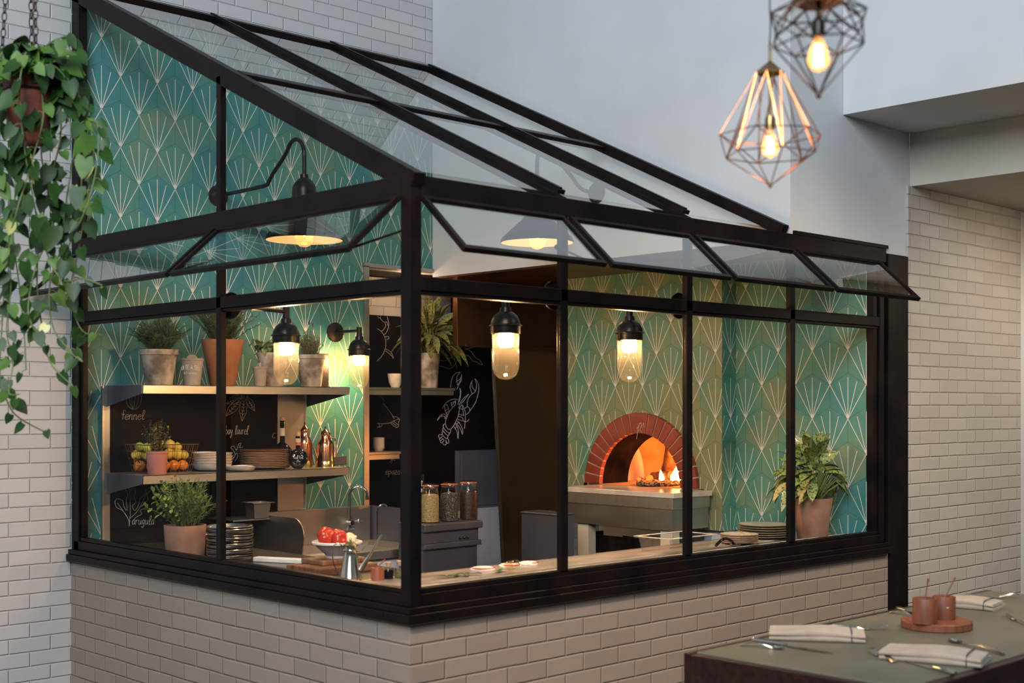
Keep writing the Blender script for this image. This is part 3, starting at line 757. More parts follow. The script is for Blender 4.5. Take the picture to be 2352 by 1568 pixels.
m = MB(); m.tube([(0.02, -0.02, fb.z), (0.05, -0.035, fb.z-0.002), (0.075, -0.03, fb.z-0.004)], [0.008, 0.006, 0.007], 8); m.ball((0.045, -0.03, fb.z), 0.013, 10)
m.build('handle', MT['chrome'], fa)
f2 = onY(866, 1200, 2.60); f2.x = min(f2.x, 1.93)
m = MB(); tz = onY(880, 1158, 2.6).z
pts = [(0, 0, SK), (0, 0, tz-0.05)]+[(0.045*(1-math.cos(PI*0.7*i/8)), -0.01*i/8, tz-0.05+0.05*math.sin(PI*0.7*i/8)) for i in range(9)]
o = m.tube(pts, 0.006, 8).build('thin_faucet', MT['chrome'], loc=(f2.x, 2.60, 0)); tag(o, 'thin bent steel faucet pipe at the right end of the sink', 'faucet')

# ================================================================= SHELVES AND CHALKBOARD ON THE BACK WALL
YF = 2.42   # front edge of shelves
tl = onY(253, 893, YB-0.02); br_ = onY(636, 1252, YB-0.02)
cb = thing('chalkboard', 'tall black chalkboard with chalk herb drawings behind the steel shelves', 'chalkboard', (0, YB-0.006, 0))
MB().box(tl.x, -0.012, 1.0, br_.x, 0, tl.z).build('board', MT['chalkboard'], cb, smooth=False)
STROKES = {   # single-line handwriting, unit x-height = 1
 'f': (0.75, [[(0.75,1.7),(0.6,1.95),(0.4,1.9),(0.35,1.5),(0.35,0.0)], [(0.05,1.05),(0.7,1.1)]]),
 'e': (0.85, [[(0.1,0.5),(0.7,0.62),(0.62,0.95),(0.35,1.0),(0.1,0.6),(0.15,0.12),(0.45,0.0),(0.8,0.2)]]),
 'n': (0.9, [[(0.1,1.0),(0.12,0.0)], [(0.12,0.6),(0.35,0.98),(0.6,0.9),(0.65,0.0),(0.85,0.1)]]),
 'l': (0.65, [[(0.15,0.3),(0.55,1.4),(0.5,1.9),(0.3,1.85),(0.18,1.2),(0.18,0.25),(0.35,0.0),(0.65,0.2)]]),
 'b': (0.85, [[(0.15,1.9),(0.15,0.0)], [(0.15,0.7),(0.4,1.0),(0.7,0.75),(0.6,0.15),(0.3,0.0),(0.15,0.2)]]),
 'a': (0.9, [[(0.7,0.95),(0.4,1.0),(0.12,0.65),(0.2,0.08),(0.5,0.1),(0.68,0.5),(0.7,0.95),(0.7,0.2),(0.88,0.05)]]),
 'y': (0.85, [[(0.1,1.0),(0.2,0.35),(0.45,0.3),(0.68,0.95)], [(0.68,0.95),(0.6,-0.4),(0.35,-0.75),(0.2,-0.45),(0.7,0.1)]]),
 'u': (0.9, [[(0.1,1.0),(0.12,0.25),(0.35,0.0),(0.62,0.3),(0.68,1.0)], [(0.68,1.0),(0.7,0.15),(0.88,0.05)]]),
 'r': (0.75, [[(0.12,1.0),(0.15,0.0)], [(0.15,0.6),(0.35,0.95),(0.65,0.95)]]),
 'g': (0.85, [[(0.65,0.9),(0.35,1.0),(0.12,0.6),(0.25,0.15),(0.6,0.35),(0.65,0.95),(0.6,-0.4),(0.35,-0.7),(0.12,-0.4)]]),
 'p': (0.85, [[(0.12,1.0),(0.15,-0.8)], [(0.15,0.7),(0.4,1.0),(0.68,0.7),(0.55,0.15),(0.15,0.15)]]),
 'z': (0.8, [[(0.1,1.0),(0.65,1.0),(0.1,0.05),(0.7,0.05)]]),
 'o': (0.85, [[(0.4,1.0),(0.12,0.6),(0.2,0.1),(0.5,0.0),(0.7,0.45),(0.6,0.9),(0.4,1.0)]]),
 't': (0.7, [[(0.35,1.7),(0.35,0.1),(0.6,0.0)], [(0.05,1.1),(0.65,1.15)]]),
 'c': (0.8, [[(0.65,0.85),(0.35,1.0),(0.1,0.55),(0.25,0.05),(0.7,0.15)]]),
 ' ': (0.8, []),
}
def smooth_line(pts, k=3):
    if len(pts) < 3: return [Vector(p) for p in pts]
    P_ = [Vector(p) for p in pts]; out = []
    for i in range(len(P_)-1):
        p0, p1, p2, p3 = P_[max(i-1,0)], P_[i], P_[i+1], P_[min(i+2,len(P_)-1)]
        for j in range(k):
            t = j/k; out.append(0.5*((2*p1)+(p2-p0)*t+(2*p0-5*p1+4*p2-p3)*t*t+(3*p1-p0-3*p2+p3)*t**3))
    out.append(P_[-1]); return out
def word_lines(text, x, y, h, slant=0.15, w=1.0):
    out = []
    for ch in text:
        adv, ls = STROKES[ch]
        for l in ls: out.append([(x+(p[0]*w+p[1]*slant)*h, y-p[1]*h) for p in l])
        x += adv*h*w
    return out
def draw(lines, Y, name, parent, mat, r=0.0014, loc=(0,0,0), straight=False, label=None):
    m = MB()
    for l in lines:
        pts = [onY(p[0], p[1], Y)-Vector(loc) for p in l]
        m.tube(pts if straight else smooth_line(pts), r, 5)
    o = m.build(name, mat, parent)
    if label: o['label'] = label
    return o
YC = YB-0.019; lo = (0, YB-0.006, 0)
draw(word_lines('fennel', 278, 963, 11, 0.1), YC, 'handwriting', cb, MT['chalk'], 0.0014, lo, label='chalk word fennel')
draw(word_lines('bay laurel', 517, 997, 10.5, 0.12, 0.62), YC, 'handwriting', cb, MT['chalk'], 0.0014, lo, label='chalk words bay laurel')
draw(word_lines('arugula', 302, 1204, 10.5, 0.15, 0.85), YC, 'handwriting', cb, MT['chalk'], 0.0013, lo, label='chalk word arugula')
draw(word_lines('c', 624, 1006, 12), YC, 'handwriting', cb, MT['chalk'], 0.0014, lo)
draw([[(292,905),(289,915),(293,930),(305,940),(318,935),(325,918),(323,903)],[(299,904),(298,922),(305,939)],[(306,903),(302,920),(306,938)],[(313,903),(309,920),(308,938)],[(319,903),(317,920),(311,938)]], YC, 'fennel_drawing', cb, MT['chalk'], 0.0013, lo)
L_ = []
for (bx, by, ex, ey, wd) in ((561,908,556,967,9),(557,908,520,927,9),(558,912,517,956,9),(566,910,585,944,7)):
    dx, dy = ex-bx, ey-by; n_ = math.hypot(dx, dy); nx, ny = -dy/n_, dx/n_
    for s_ in (1,-1):
        L_.append([(bx+dx*t+nx*s_*wd*math.sin(PI*min(1,t*1.02))*(1+0.12*math.sin(t*22)), by+dy*t+ny*s_*wd*math.sin(PI*min(1,t*1.02))) for t in [i/8 for i in range(9)]])
    L_.append([(bx,by),(ex,ey)])
    for k_ in range(2,7):
        t = k_/8
        for s_ in (1,-1): L_.append([(bx+dx*t, by+dy*t), (bx+dx*(t-0.07)+nx*s_*wd*0.45, by+dy*(t-0.07)+ny*s_*wd*0.45)])
draw(L_, YC, 'bay_leaf_drawing', cb, MT['chalk'], 0.0011, lo)
draw([[(297,1208),(294,1190),(281,1172),(268,1165),(264,1152),(270,1145),(282,1150),(284,1162),(292,1172),(290,1150),(293,1135),(289,1124),(292,1120),(300,1124),(307,1120),(311,1130),(307,1140),(312,1152),(304,1162),(310,1172),(318,1160),(322,1145),(331,1138),(335,1125),(346,1117),(347,1124),(338,1135),(340,1148),(330,1155),(334,1165),(322,1172),(326,1180),(312,1188),(303,1200)],
      [(297,1208),(299,1180),(299,1150),(298,1128)],[(299,1190),(318,1170),(338,1130)],[(298,1198),(286,1178),(270,1155)]], YC, 'arugula_drawing', cb, MT['chalk'], 0.0012, lo)
draw([[(531,1056),(540,1045),(536,1034),(530,1028),(537,1024),(543,1034),(548,1020),(554,1018),(550,1028),(558,1026)],[(535,1055),(543,1040),(546,1048),(540,1058)]], YC, 'leaf_drawing', cb, MT['chalk'], 0.0012, lo)

def shelf(z0, name, label, lx=None):
    sh = thing(name, label, 'shelf', (0, 0, z0))
    xl = onY(328, 885, YF).x; xr = onY(803, 887, YF).x
    MB().box(xl, YF, -0.045, xr, YF+0.006, 0).box(xl, YF, -0.003, xr, YB-0.012, 0).box(xl, YF, -0.045, xl+0.003, YF+0.02, 0).box(xr-0.003, YF, -0.045, xr, YF+0.05, 0).build('shelf_board', MT['stainless_h'], sh, smooth=False)
    for x in (xl-0.004, xr-0.02):
        m = MB(); m.prism([(YF+0.002, -0.001), (YB-0.02, -0.001), (YB-0.02, -0.118), (YF+0.002, -0.045)], lambda u, v, d: (x+d, u, v), 0, 0.004)
        m.build('bracket', MT['dark_steel'], sh, smooth=False)
    return sh
ZU = onY(565, 886, YF).z+0.0; ZL = onY(565, 1085, YF).z+0.006
shelf(ZU, 'wall_shelf', 'upper stainless wall shelf carrying the potted herbs')
shelf(ZL, 'wall_shelf', 'lower stainless wall shelf carrying plates, fruit and copper cans')
for (p0, p1, lab) in ((233, 252, 'slim steel upright at the left edge of the chalkboard'), (637, 703, 'wide stainless upright between the chalkboard and the fan tiles')):
    a = onY(p0, 1000, YB-0.03).x; b = onY(p1, 1000, YB-0.03).x
    t_ = thing('shelf_upright', lab, 'upright', (0, 0, 0))
    m = MB().box(a, YB-0.034, 1.0, b, YB-0.019, ZU-0.004)
    m.build('upright_face', MT['stainless'], t_, smooth=False, bevel=0.001)
    m = MB().box(b-0.012 if p0 > 400 else a, YB-0.042, 1.0, b-0.008 if p0 > 400 else a+0.010, YB-0.034, ZU-0.004)
    m.build('upright_channel', MT['stainless_h'], t_, smooth=False)
# open steel bay with a drop shelf below, right of the planter
b0 = onY(522, 1180, 2.62)
o = MB().box(b0.x, 2.56, onY(560,1192,2.56).z-0.012, onY(634,1180,2.6).x, YB-0.021, onY(560,1192,2.56).z-0.004).build('drop_shelf', MT['stainless'], smooth=False, bevel=0.002)
tag(o, 'small steel ledge holding the square metal container below the lower shelf', 'shelf')
DZ = onY(560,1192,2.56).z-0.004

# ================================================================= PANTRY CONTENT
YP = 3.318
lb = thing('pantry_chalk_art', 'chalk drawings of lobster, crab, fish and herbs on the black pantry wall', 'chalk drawing', (0, 0, 0))
def lob(zx, zy): return (990+zx*0.1275, 840+zy*0.1275)
LB = [[(350,390),(365,280),(395,190),(450,130),(530,118),(480,170),(462,250),(480,350)],[(480,350),(530,260),(552,155)],[(465,275),(510,250),(548,190)],[(552,155),(545,260),(500,340),(465,425)],
 [(750,265),(715,320),(705,400),(740,500)],[(735,300),(745,380),(800,455)],[(790,235),(815,300),(815,400),(790,470),(740,505),(690,560),(655,640),(655,735)],[(790,230),(840,290),(862,400),(845,520),(790,680),(700,810)],[(655,735),(690,760),(700,810)],[(655,735),(610,765)],[(700,810),(660,860),(620,875)],
 [(520,400),(525,520),(500,630),(490,700)],[(520,400),(540,470),(525,580),(505,650)],[(680,505),(600,570),(530,660),(500,760)],[(680,505),(620,590),(545,680)],
 [(210,765),(240,700),(290,650),(360,610),(440,598),(480,610)],[(240,720),(260,820),(300,890)],[(285,690),(310,760),(330,830)],[(360,660),(380,740)],[(440,620),(440,690),(400,740),(340,810),(300,890),(265,980),(262,1060),(290,1120),(340,1145),(400,1090),(450,1000),(490,900),(510,790),(515,760)],
 [(245,720),(285,690)],[(262,800),(300,780)],[(275,850),(320,820)],[(350,670),(430,640)],[(380,700),(430,650)],[(515,760),(560,700),(600,780),(620,875),(605,1130)],[(560,700),(590,900)],[(515,770),(580,780)],[(500,870),(570,890),(590,880)],[(490,910),(560,930),(580,980)],[(480,960),(600,1000),(650,1000),(685,960)],
 [(470,990),(530,1060),(570,1150),(565,1230),(540,1160),(510,1100),(440,1020)],[(410,1090),(470,1190),(485,1315),(495,1190),(480,1110),(440,1040)],[(430,1130),(460,1095)],[(470,1040),(510,1010)],
 [(290,900),(230,865),(160,900),(110,985),(170,915),(240,910),(270,960)],[(200,870),(195,915)],[(240,950),(280,900)],
 [(262,1045),(225,1060),(225,1110),(280,1180),(340,1210),(358,1150)],[(225,1110),(210,1150),(250,1210),(310,1255),(335,1205)],[(210,1170),(200,1225),(250,1290),(290,1305),(310,1260)],
 [(200,1240),(150,1240),(135,1275),(165,1300),(205,1270)],[(165,1300),(150,1320),(175,1345),(210,1310)],[(175,1345),(170,1370),(200,1380),(235,1340),(205,1310)],[(200,1380),(225,1415),(250,1425),(275,1400),(265,1330)],[(265,1330),(290,1390),(318,1385),(315,1330),(290,1305)]]
draw([[lob(*p) for p in l] for l in LB], YP-0.004, 'lobster_drawing', lb, MT['chalk_white'], 0.0019, label='white chalk lobster')
def cz(zx, zy): return (860+zx*0.12755, 660+zy*0.12755)
CR = [[(50,345),(120,365),(170,450),(120,500),(110,560),(170,620),(225,620)],[(50,385),(90,400),(140,455)],[(170,450),(220,500),(245,590),(260,680),(220,800),(170,850)],[(55,440),(85,460),(75,495),(50,500)],[(50,520),(110,560)],[(190,640),(205,690),(165,760),(125,790)],[(225,620),(245,690)],[(50,740),(120,790),(180,880),(205,990),(190,1120),(130,1240),(50,1320)],[(190,890),(240,880),(265,915),(210,940)],[(205,1110),(270,1140),(320,1200),(345,1280),(310,1230),(240,1170),(200,1140)]]
draw([[cz(*p) for p in l] for l in CR], YP-0.004, 'crab_drawing', lb, MT['chalk'], 0.0018)
FS = [[(1175,1310),(1260,1320),(1340,1285),(1400,1235),(1370,1180)],[(1175,1415),(1260,1430),(1340,1460),(1410,1435),(1480,1330),(1530,1200),(1550,1090),(1590,1050),(1640,1100),(1740,1150),(1800,1240),(1850,1280),(1900,1310),(1945,1390),(1900,1380),(1840,1340),(1770,1320),(1700,1235),(1620,1210),(1535,1210)],[(1640,1110),(1760,1080),(1850,1070)],
  [(1450,320),(1360,310),(1290,350),(1230,450),(1215,520)],[(1310,405),(1345,385),(1350,410),(1315,425),(1310,405)],[(1400,400),(1415,390),(1418,410),(1400,415)],[(1255,520),(1275,500),(1280,520),(1258,530)],[(1380,510),(1415,490),(1420,505),(1385,520)],[(1365,780),(1380,720)],[(1400,790),(1410,740)]]
draw([[cz(*p) for p in l] for l in FS], YP-0.004, 'herb_drawing', lb, MT['chalk'], 0.0018)
def fz(zx, zy): return (840+zx*0.2041, 880+zy*0.2041)
draw([[fz(*p) for p in l] for l in [[(130,450),(200,455),(270,445),(320,420),(380,400),(370,440),(365,490),(330,490),(280,445)],[(300,380),(340,375),(380,400)],[(130,490),(170,490),(190,460)],[(300,440),(345,480)],[(315,425),(360,465)],[(200,230),(280,330),(320,400)],[(150,460),(155,490)],[(210,200),(190,170),(150,140)]]], YP-0.004, 'fish_drawing', lb, MT['chalk'], 0.0018)
draw(word_lines('epazot', 885, 1089, 8, 0.1, 1.0), YP-0.004, 'handwriting', lb, MT['chalk'], 0.0016, label='chalk word epazot')
draw([[(895,1062),(900,1055),(906,1052)],[(899,1064),(902,1056),(908,1058)]], YP-0.004, 'herb_sprig_drawing', lb, MT['chalk'], 0.0012)
ps = []
for (py, lab, pxr) in ((900, 'upper pantry shelf carrying the potted plant and white bowl', 1046), (1045, 'lower pantry shelf carrying stacked dark dishes', 922)):
    t_ = thing('pantry_shelf', lab, 'shelf', (0, 0, 0)); z = onY(950, py-10, 3.02).z; xr = onY(pxr, py, 3.02).x
    MB().box(2.0, 3.02, z-0.018, xr, 3.31, z).build('shelf_board', MT['stainless'], t_, smooth=False, bevel=0.002)
    MB().box(2.0, 3.016, z-0.05, xr-0.02, 3.026, z-0.02).build('rail', MT['stainless_h'], t_, smooth=False)
    ps.append(z)
MT['wall_board'] = MT['chalkboard']
# ================================================================= LAMPS
LW = (1.0, 0.60, 0.28)
MT['bulb_core'] = emis('sconce_led', (1.0, 0.60, 0.28), 470)
MT['white_inner'] = pm('enamel_white_inside', (0.80,0.76,0.66), (0.85,0.81,0.71), 10, 0.5)
MT['filament'] = emis('filament_glow', (1.0, 0.58, 0.24), 28)
MT['bulb_glass'] = lamp_glass('amber_bulb_glass', (1.0, 0.84, 0.64), 0.22, (1.0,0.62,0.34,1))
MT['bulb_soft'] = emis('bulb_soft_glow', (1.0, 0.62, 0.32), 1.6)
def pt_light(loc, energy, color, r=0.025, parent=None):
    d = bpy.data.lights.new('lamp_light', 'POINT'); d.energy = energy; d.color = color; d.shadow_soft_size = r
    o = bpy.data.objects.new('lamp_light', d); COL.objects.link(o); o.location = loc
    if parent: o.parent = parent
    return o
def sconce(root, out, energy):
    # root: centre of wall plate; out: arm vector (horizontal); jar hangs at the arm end
    out = Vector(out); L = out.length; u = out.normalized()
    m = MB(); m.lathe([(0.001, 0.022), (0.03, 0.02), (0.048, 0.010), (0.062, 0.008), (0.062, 0.0)], 28, (0,0,0), 0, None, False, False, u); m.cyl(u*0.018, u*0.05, 0.018, 0.013, 14)
    m.build('wall_plate', MT['black_metal'], root)
    m = MB(); m.tube([u*0.03, out-u*0.0], 0.010, 12); m.cyl(out+Vector((0,0,0.022)), out+Vector((0,0,-0.035)), 0.017, 0.017, 14)
    m.build('arm', MT['black_metal'], root)
    c = out + Vector((0, 0, -0.035))
    cap = MB().lathe([(0.001, 0.0), (0.024, 0.0), (0.026, -0.02), (0.036, -0.024), (0.052, -0.038), (0.063, -0.060), (0.066, -0.076), (0.073, -0.080), (0.073, -0.084), (0.066, -0.086), (0.066, -0.118), (0.060, -0.120), (0.058, -0.09), (0.02, -0.05), (0.001, -0.048)], 36, c)
    cp = cap.build('lamp_cap', MT['black_metal'], root)
    for s_ in (1, -1):
        MB().tube([c+Vector((0.072*s_, 0, -0.082)), c+Vector((0.071*s_, 0, -0.115)), c+Vector((0.074*s_, 0, -0.125))], 0.0035, 6).build('clip', MT['black_metal'], cp)
    def rip(r_, z, a): return (r_, z)
    j = [(0.058, -0.112), (0.0605, -0.125), (0.0615, -0.135), (0.0595, -0.15), (0.0595, -0.185), (0.0615, -0.20), (0.0595, -0.215), (0.0605, -0.25), (0.0575, -0.275), (0.052, -0.292), (0.042, -0.307), (0.028, -0.317), (0.014, -0.321), (0.001, -0.322)]
    MB().lathe(j, 40, c).build('glass_jar', MT['jar_glass'], root)
    m = MB().lathe([(0.001, -0.13), (0.036, -0.13), (0.038, -0.137), (0.031, -0.170), (0.026, -0.176), (0.001, -0.176)], 24, c)
    m.build('led_lamp', MT['bulb_core'], root)
    m = MB().lathe([(0.001, -0.10), (0.022, -0.10), (0.03, -0.118), (0.034, -0.129), (0.001, -0.129)], 20, c)
    m.build('lamp_holder', MT['white_inner'], root)
SE = 9.0
s = thing('jar_sconce', 'black jar sconce hanging inside the short glass side over the herb pots', 'wall lamp', (0.064, BY, 2.355), group='glass jar sconces around the kitchen')
sconce(s, (0.40, 0.14, 0), SE)
s = thing('jar_sconce', 'black jar sconce hanging in front of the dark bronze hood', 'wall lamp', (BX, 0.064, 2.37), group='glass jar sconces around the kitchen')
sconce(s, (0.0, 0.30, 0), SE)
s = thing('jar_sconce', 'black jar sconce hanging above the pizza oven arch', 'wall lamp', (2*BX, 0.064, 2.37), group='glass jar sconces around the kitchen')
sconce(s, (0.0, 0.31, 0), SE)
pb = onY(769, 763, YB-0.006)
s = thing('jar_sconce', 'black jar sconce fixed on the tiled wall beside the pass-through', 'wall lamp', (pb.x, YB-0.007, pb.z), group='glass jar sconces around the kitchen')
q = onY(836, 763, YB-0.34); sconce(s, (0.0, -0.25, 0), SE)

def gooseneck(root, u, L):
    u = Vector(u)   # horizontal direction away from the wall
    m = MB(); m.lathe([(0.001, 0.03), (0.03, 0.028), (0.045, 0.014), (0.062, 0.010), (0.062, 0.0)], 28, (0,0,0), 0, None, False, False, u)
    m.build('wall_plate', MT['black_metal'], root)
    Z = Vector((0,0,1))
    pts = [u*0.02, u*(L-0.40)+Z*0.0, u*(L-0.34)+Z*0.02, u*(L-0.295)+Z*0.06, u*(L-0.205)+Z*0.125]
    cx = L-0.085; rr = 0.085
    for i in range(9):
        t = PI*(0.82-0.82*i/8); pts.append(u*(cx+rr*math.cos(t)) + Z*(0.115+0.10*math.sin(t)))
    pts.append(u*L+Z*0.01)
    m = MB().tube(smooth_line(pts, 3), 0.0115, 12); m.build('gooseneck_arm', MT['black_metal'], root)
    c = u*L - Z*0.015
    m = MB().lathe([(0.001, 0.03), (0.022, 0.03), (0.024, 0.01), (0.034, 0.004), (0.05, -0.014), (0.062, -0.035), (0.066, -0.06), (0.066, -0.165), (0.085, -0.19), (0.20, -0.295), (0.208, -0.32), (0.204, -0.322)], 48, c)
    sh = m.build('shade', MT['black_metal'], root)
    MB().lathe([(0.204, -0.321), (0.196, -0.297), (0.075, -0.192), (0.04, -0.17), (0.001, -0.17)], 48, c).build('shade_lining', MT['white_inner'], sh)
    MB().lathe([(0.020, -0.19), (0.03, -0.23), (0.042, -0.28), (0.047, -0.31), (0.042, -0.335), (0.028, -0.352), (0.001, -0.36)], 24, c).build('bulb', MT['bulb_glass'], root)
    MB().lathe([(0.001,-0.25), (0.012,-0.255), (0.014, -0.29), (0.001, -0.30)], 12, c).build('filament', MT['filament'], root)
    pt_light(c+Vector((0, 0, -0.26)), 6.0, (1.0, 0.70, 0.40), 0.03, root)
pg = onY(500, 450, YB-0.006)
s = thing('gooseneck_lamp', 'black gooseneck barn lamp on the teal tiled back wall', 'wall lamp', (pg.x, YB-0.007, pg.z), group='gooseneck barn lamps under the glass roof')
gooseneck(s, (0, -1, 0), 0.87)
pg = onX(1372, 443, 2.54)
s = thing('gooseneck_lamp', 'black gooseneck barn lamp on the white bulkhead wall, seen through the roof glass', 'wall lamp', (2.539, pg.y, pg.z), group='gooseneck barn lamps under the glass roof')
gooseneck(s, (-1, 0, 0), 0.50)

# ---------------------------------------------------------------- wire cage pendants of the dining room
MT['brass'] = pm('aged_brass', (0.22,0.16,0.07), (0.33,0.25,0.12), 20, 0.32, 1.0)
MT['copper_wire'] = pm('copper_wire', (0.30,0.13,0.07), (0.42,0.20,0.11), 20, 0.30, 1.0)
MT['black_wire'] = pm('blackened_wire', (0.03,0.022,0.02), (0.06,0.035,0.025), 20, 0.35, 0.8)
MT['cable'] = pm('black_cable', (0.01,0.01,0.015), (0.02,0.02,0.03), 60, 0.7)
def at_depth(px, py, d): return CAMP + ray(px, py)*d
def ringpts(n, r, z, off): return [Vector((r*math.cos(2*PI*(i+off)/n), r*math.sin(2*PI*(i+off)/n), z)) for i in range(n)]
def bulb(root, z, h, energy, ems):
    # edison bulb hanging from z downwards
    pr = [(0.35,0), (0.40,-0.10), (0.72,-0.35), (0.95,-0.58), (1.0,-0.70), (0.92,-0.82), (0.62,-0.93), (0.2,-1.0), (0.01,-1.03)]
    R_ = h*0.30
    b = MB().lathe([(r_*R_, z+zz*h) for r_, zz in pr], 24).build('bulb', MT['bulb_glass'], root)
    m = MB()
    for i in range(6):
        a = 2*PI*i/6; a2 = a+0.5
        m.tube([(0.25*R_*math.cos(a), 0.25*R_*math.sin(a), z-0.28*h), (0.42*R_*math.cos(a2), 0.42*R_*math.sin(a2), z-0.85*h)], 0.0022, 5)
    m.build('filament', MT['filament'], b)
    pt_light((0, 0, z-0.6*h), energy, (1.0, 0.62, 0.32), 0.03, root)
# 1: tall diamond, brass
D1 = 3.6; k1 = D1/F_PX
p = at_depth(1769, 138, D1)
pd = thing('wire_pendant', 'brass wire diamond cage pendant hanging lower, with a long slim neck', 'pendant lamp', p, 0.35, group='wire cage pendants')
cap_r = 33*k1
m = MB(); m.lathe([(0.001, 0), (cap_r, -27*k1), (cap_r, -32*k1), (cap_r*0.94, -31*k1), (0.001, -6*k1)], 6); m.cyl((0,0,-2*k1), (0,0,22*k1), 0.0045, 0.0045, 8)
m.build('cap', MT['brass'], pd)
m = MB(); m.cyl((0,0,-6*k1), (0,0,-128*k1), 0.0045, 0.0045, 8); m.build('stem', MT['brass'], pd)
m = MB(); m.lathe([(0.004, -126*k1), (10*k1, -130*k1), (12*k1, -136*k1), (12*k1, -158*k1), (0.004, -159*k1)], 20); m.build('socket', MT['brass'], pd)
A = ringpts(6, 118*k1, -172*k1, 0.0); B = ringpts(6, 104*k1, -218*k1, 0.5); C_ = ringpts(6, cap_r*0.97, -30*k1, 0.0)
m = MB(); wr_ = 0.0017; ap = Vector((0, 0, -289*k1))
for i in range(6):
    m.tube([C_[i], A[i]], wr_, 6); m.tube([C_[i], B[i]], wr_, 6); m.tube([C_[(i+1) % 6], B[i]], wr_, 6)
    m.tube([A[i], B[i]], wr_, 6); m.tube([A[(i+1) % 6], B[i]], wr_, 6)
    m.tube([B[i], B[(i+1) % 6]], wr_, 6); m.tube([B[i], ap], wr_, 6); m.tube([A[i], A[(i+1) % 6]], wr_, 6)
m.ball(ap, 0.006, 8)
m.build('wire_cage', MT['copper_wire'], pd)
bulb(pd, -158*k1, 66*k1, 0.35, 1)
m = MB(); m.tube([(0.012*math.cos(2*PI*i/16), 0, 30*k1+0.012*math.sin(2*PI*i/16)) for i in range(16)], 0.0016, 6, closed=True); m.build('hanging_ring', MT['black_wire'], pd)
m = MB(); m.tube([(0,0,38*k1)]+[(0.0015*math.sin(i*1.7), 0.0015*math.cos(i*1.7), 40*k1+i*0.03) for i in range(60)], 0.0022, 6); m.build('cable', MT['cable'], pd)
# 2: inverted drop, black, with copper cap
D2 = 3.1; k2 = D2/F_PX
p = at_depth(1880, 0, D2)
pd = thing('wire_pendant', 'black wire drop-shaped cage pendant with copper cap at the top of the picture', 'pendant lamp', p, 0.1, group='wire cage pendants')
cr = 58*k2
m = MB(); m.lathe([(0.001, 38*k2), (cr*0.5, 30*k2), (cr, 4*k2), (cr, -10*k2), (cr*0.95, -9*k2), (0.001, 10*k2)], 6); m.build('cap', MT['copper_wire'], pd)
m = MB(); m.cyl((0,0,-36*k2), (0,0,30*k2), 0.006, 0.006, 8); m.lathe([(0.006, -38*k2), (11*k2, -44*k2), (15*k2, -52*k2), (15*k2, -82*k2), (0.006, -83*k2)], 20); m.build('socket', MT['black_metal'], pd)
A = ringpts(6, 108*k2, -24*k2, 0.0); B = ringpts(6, 108*k2, -64*k2, 0.5); B2 = ringpts(6, 101*k2, -104*k2, 0.0); C_ = ringpts(6, cr*0.98, -8*k2, 0.0)
m = MB(); wr_ = 0.0021; ap = Vector((0, 0, -220*k2))
for i in range(6):
    m.tube([C_[i], A[i]], wr_, 6); m.tube([C_[i], B[i]], wr_, 6); m.tube([C_[(i+1) % 6], B[i]], wr_, 6)
    m.tube([A[i], B[i]], wr_, 6); m.tube([A[(i+1) % 6], B[i]], wr_, 6); m.tube([A[i], A[(i+1) % 6]], wr_, 6)
    m.tube([B[i], B2[i]], wr_, 6); m.tube([B[i], B2[(i+1) % 6]], wr_, 6); m.tube([B2[i], ap], wr_, 6)
    m.tube([B2[i], B2[(i+1) % 6]], wr_, 6)
m.ball(ap, 0.007, 8)
m.build('wire_cage', MT['black_wire'], pd)
bulb(pd, -80*k2, 84*k2, 0.35, 1)
m = MB(); m.tube([(0,0,36*k2), (0,0,1.8)], 0.0028, 6); m.build('cable', MT['cable'], pd)
# ================================================================= THINGS ON SHELVES AND COUNTERS
MT['terracotta'] = pm('terracotta', (0.29,0.115,0.055), (0.38,0.165,0.085), 7, 0.85, 0, 0.15, 60)
MT['terra_dull'] = pm('weathered_terracotta', (0.24,0.12,0.075), (0.36,0.20,0.13), 6, 0.9, 0, 0.2, 50)
MT['aged_pot'] = pm('lime_stained_pot', (0.17,0.14,0.11), (0.56,0.50,0.42), 9, 0.92, 0, 0.3, 60, lo=0.38, hi=0.62, detail=7)
MT['grey_pot'] = pm('grey_clay', (0.30,0.27,0.24), (0.42,0.38,0.34), 9, 0.9, 0, 0.2, 60)
MT['pink_pot'] = pm('rose_clay', (0.40,0.15,0.12), (0.48,0.20,0.16), 8, 0.85, 0, 0.15)
MT['soil'] = pm('potting_soil', (0.02,0.012,0.008), (0.05,0.03,0.02), 50, 0.95, 0, 0.6, 90)
MT['white_stone'] = pm('white_stoneware', (0.62,0.58,0.52), (0.74,0.70,0.63), 20, 0.45, 0, 0.08)
MT['cream_plate'] = pm('cream_stoneware', (0.58,0.46,0.34), (0.70,0.60,0.48), 14, 0.35, 0, 0.04)
MT['red_plate'] = pm('rust_red_glaze', (0.26,0.06,0.035), (0.36,0.10,0.06), 12, 0.35)
MT['brown_rim'] = pm('brown_plate_rim', (0.24,0.12,0.065), (0.42,0.26,0.16), 30, 0.4)
MT['sage_plate'] = pm('sage_stoneware', (0.34,0.35,0.25), (0.46,0.46,0.34), 12, 0.35)
MT['speckled'] = pm('speckled_stoneware', (0.20,0.13,0.07), (0.50,0.46,0.33), 90, 0.4, lo=0.36, hi=0.44)
MT['copper'] = pm('polished_copper', (0.75,0.33,0.19), (0.90,0.47,0.30), 12, 0.16, 1.0, 0.04, 30)
MT['gold'] = pm('brass_trim', (0.62,0.43,0.17), (0.75,0.55,0.25), 12, 0.2, 1.0)
MT['black_gloss'] = pm('black_glossy_glass', (0.004,0.004,0.006), (0.008,0.008,0.01), 4, 0.06, 0, coat=0.5)
MT['cork'] = pm('cork', (0.55,0.30,0.18), (0.66,0.42,0.28), 60, 0.9, 0, 0.3)
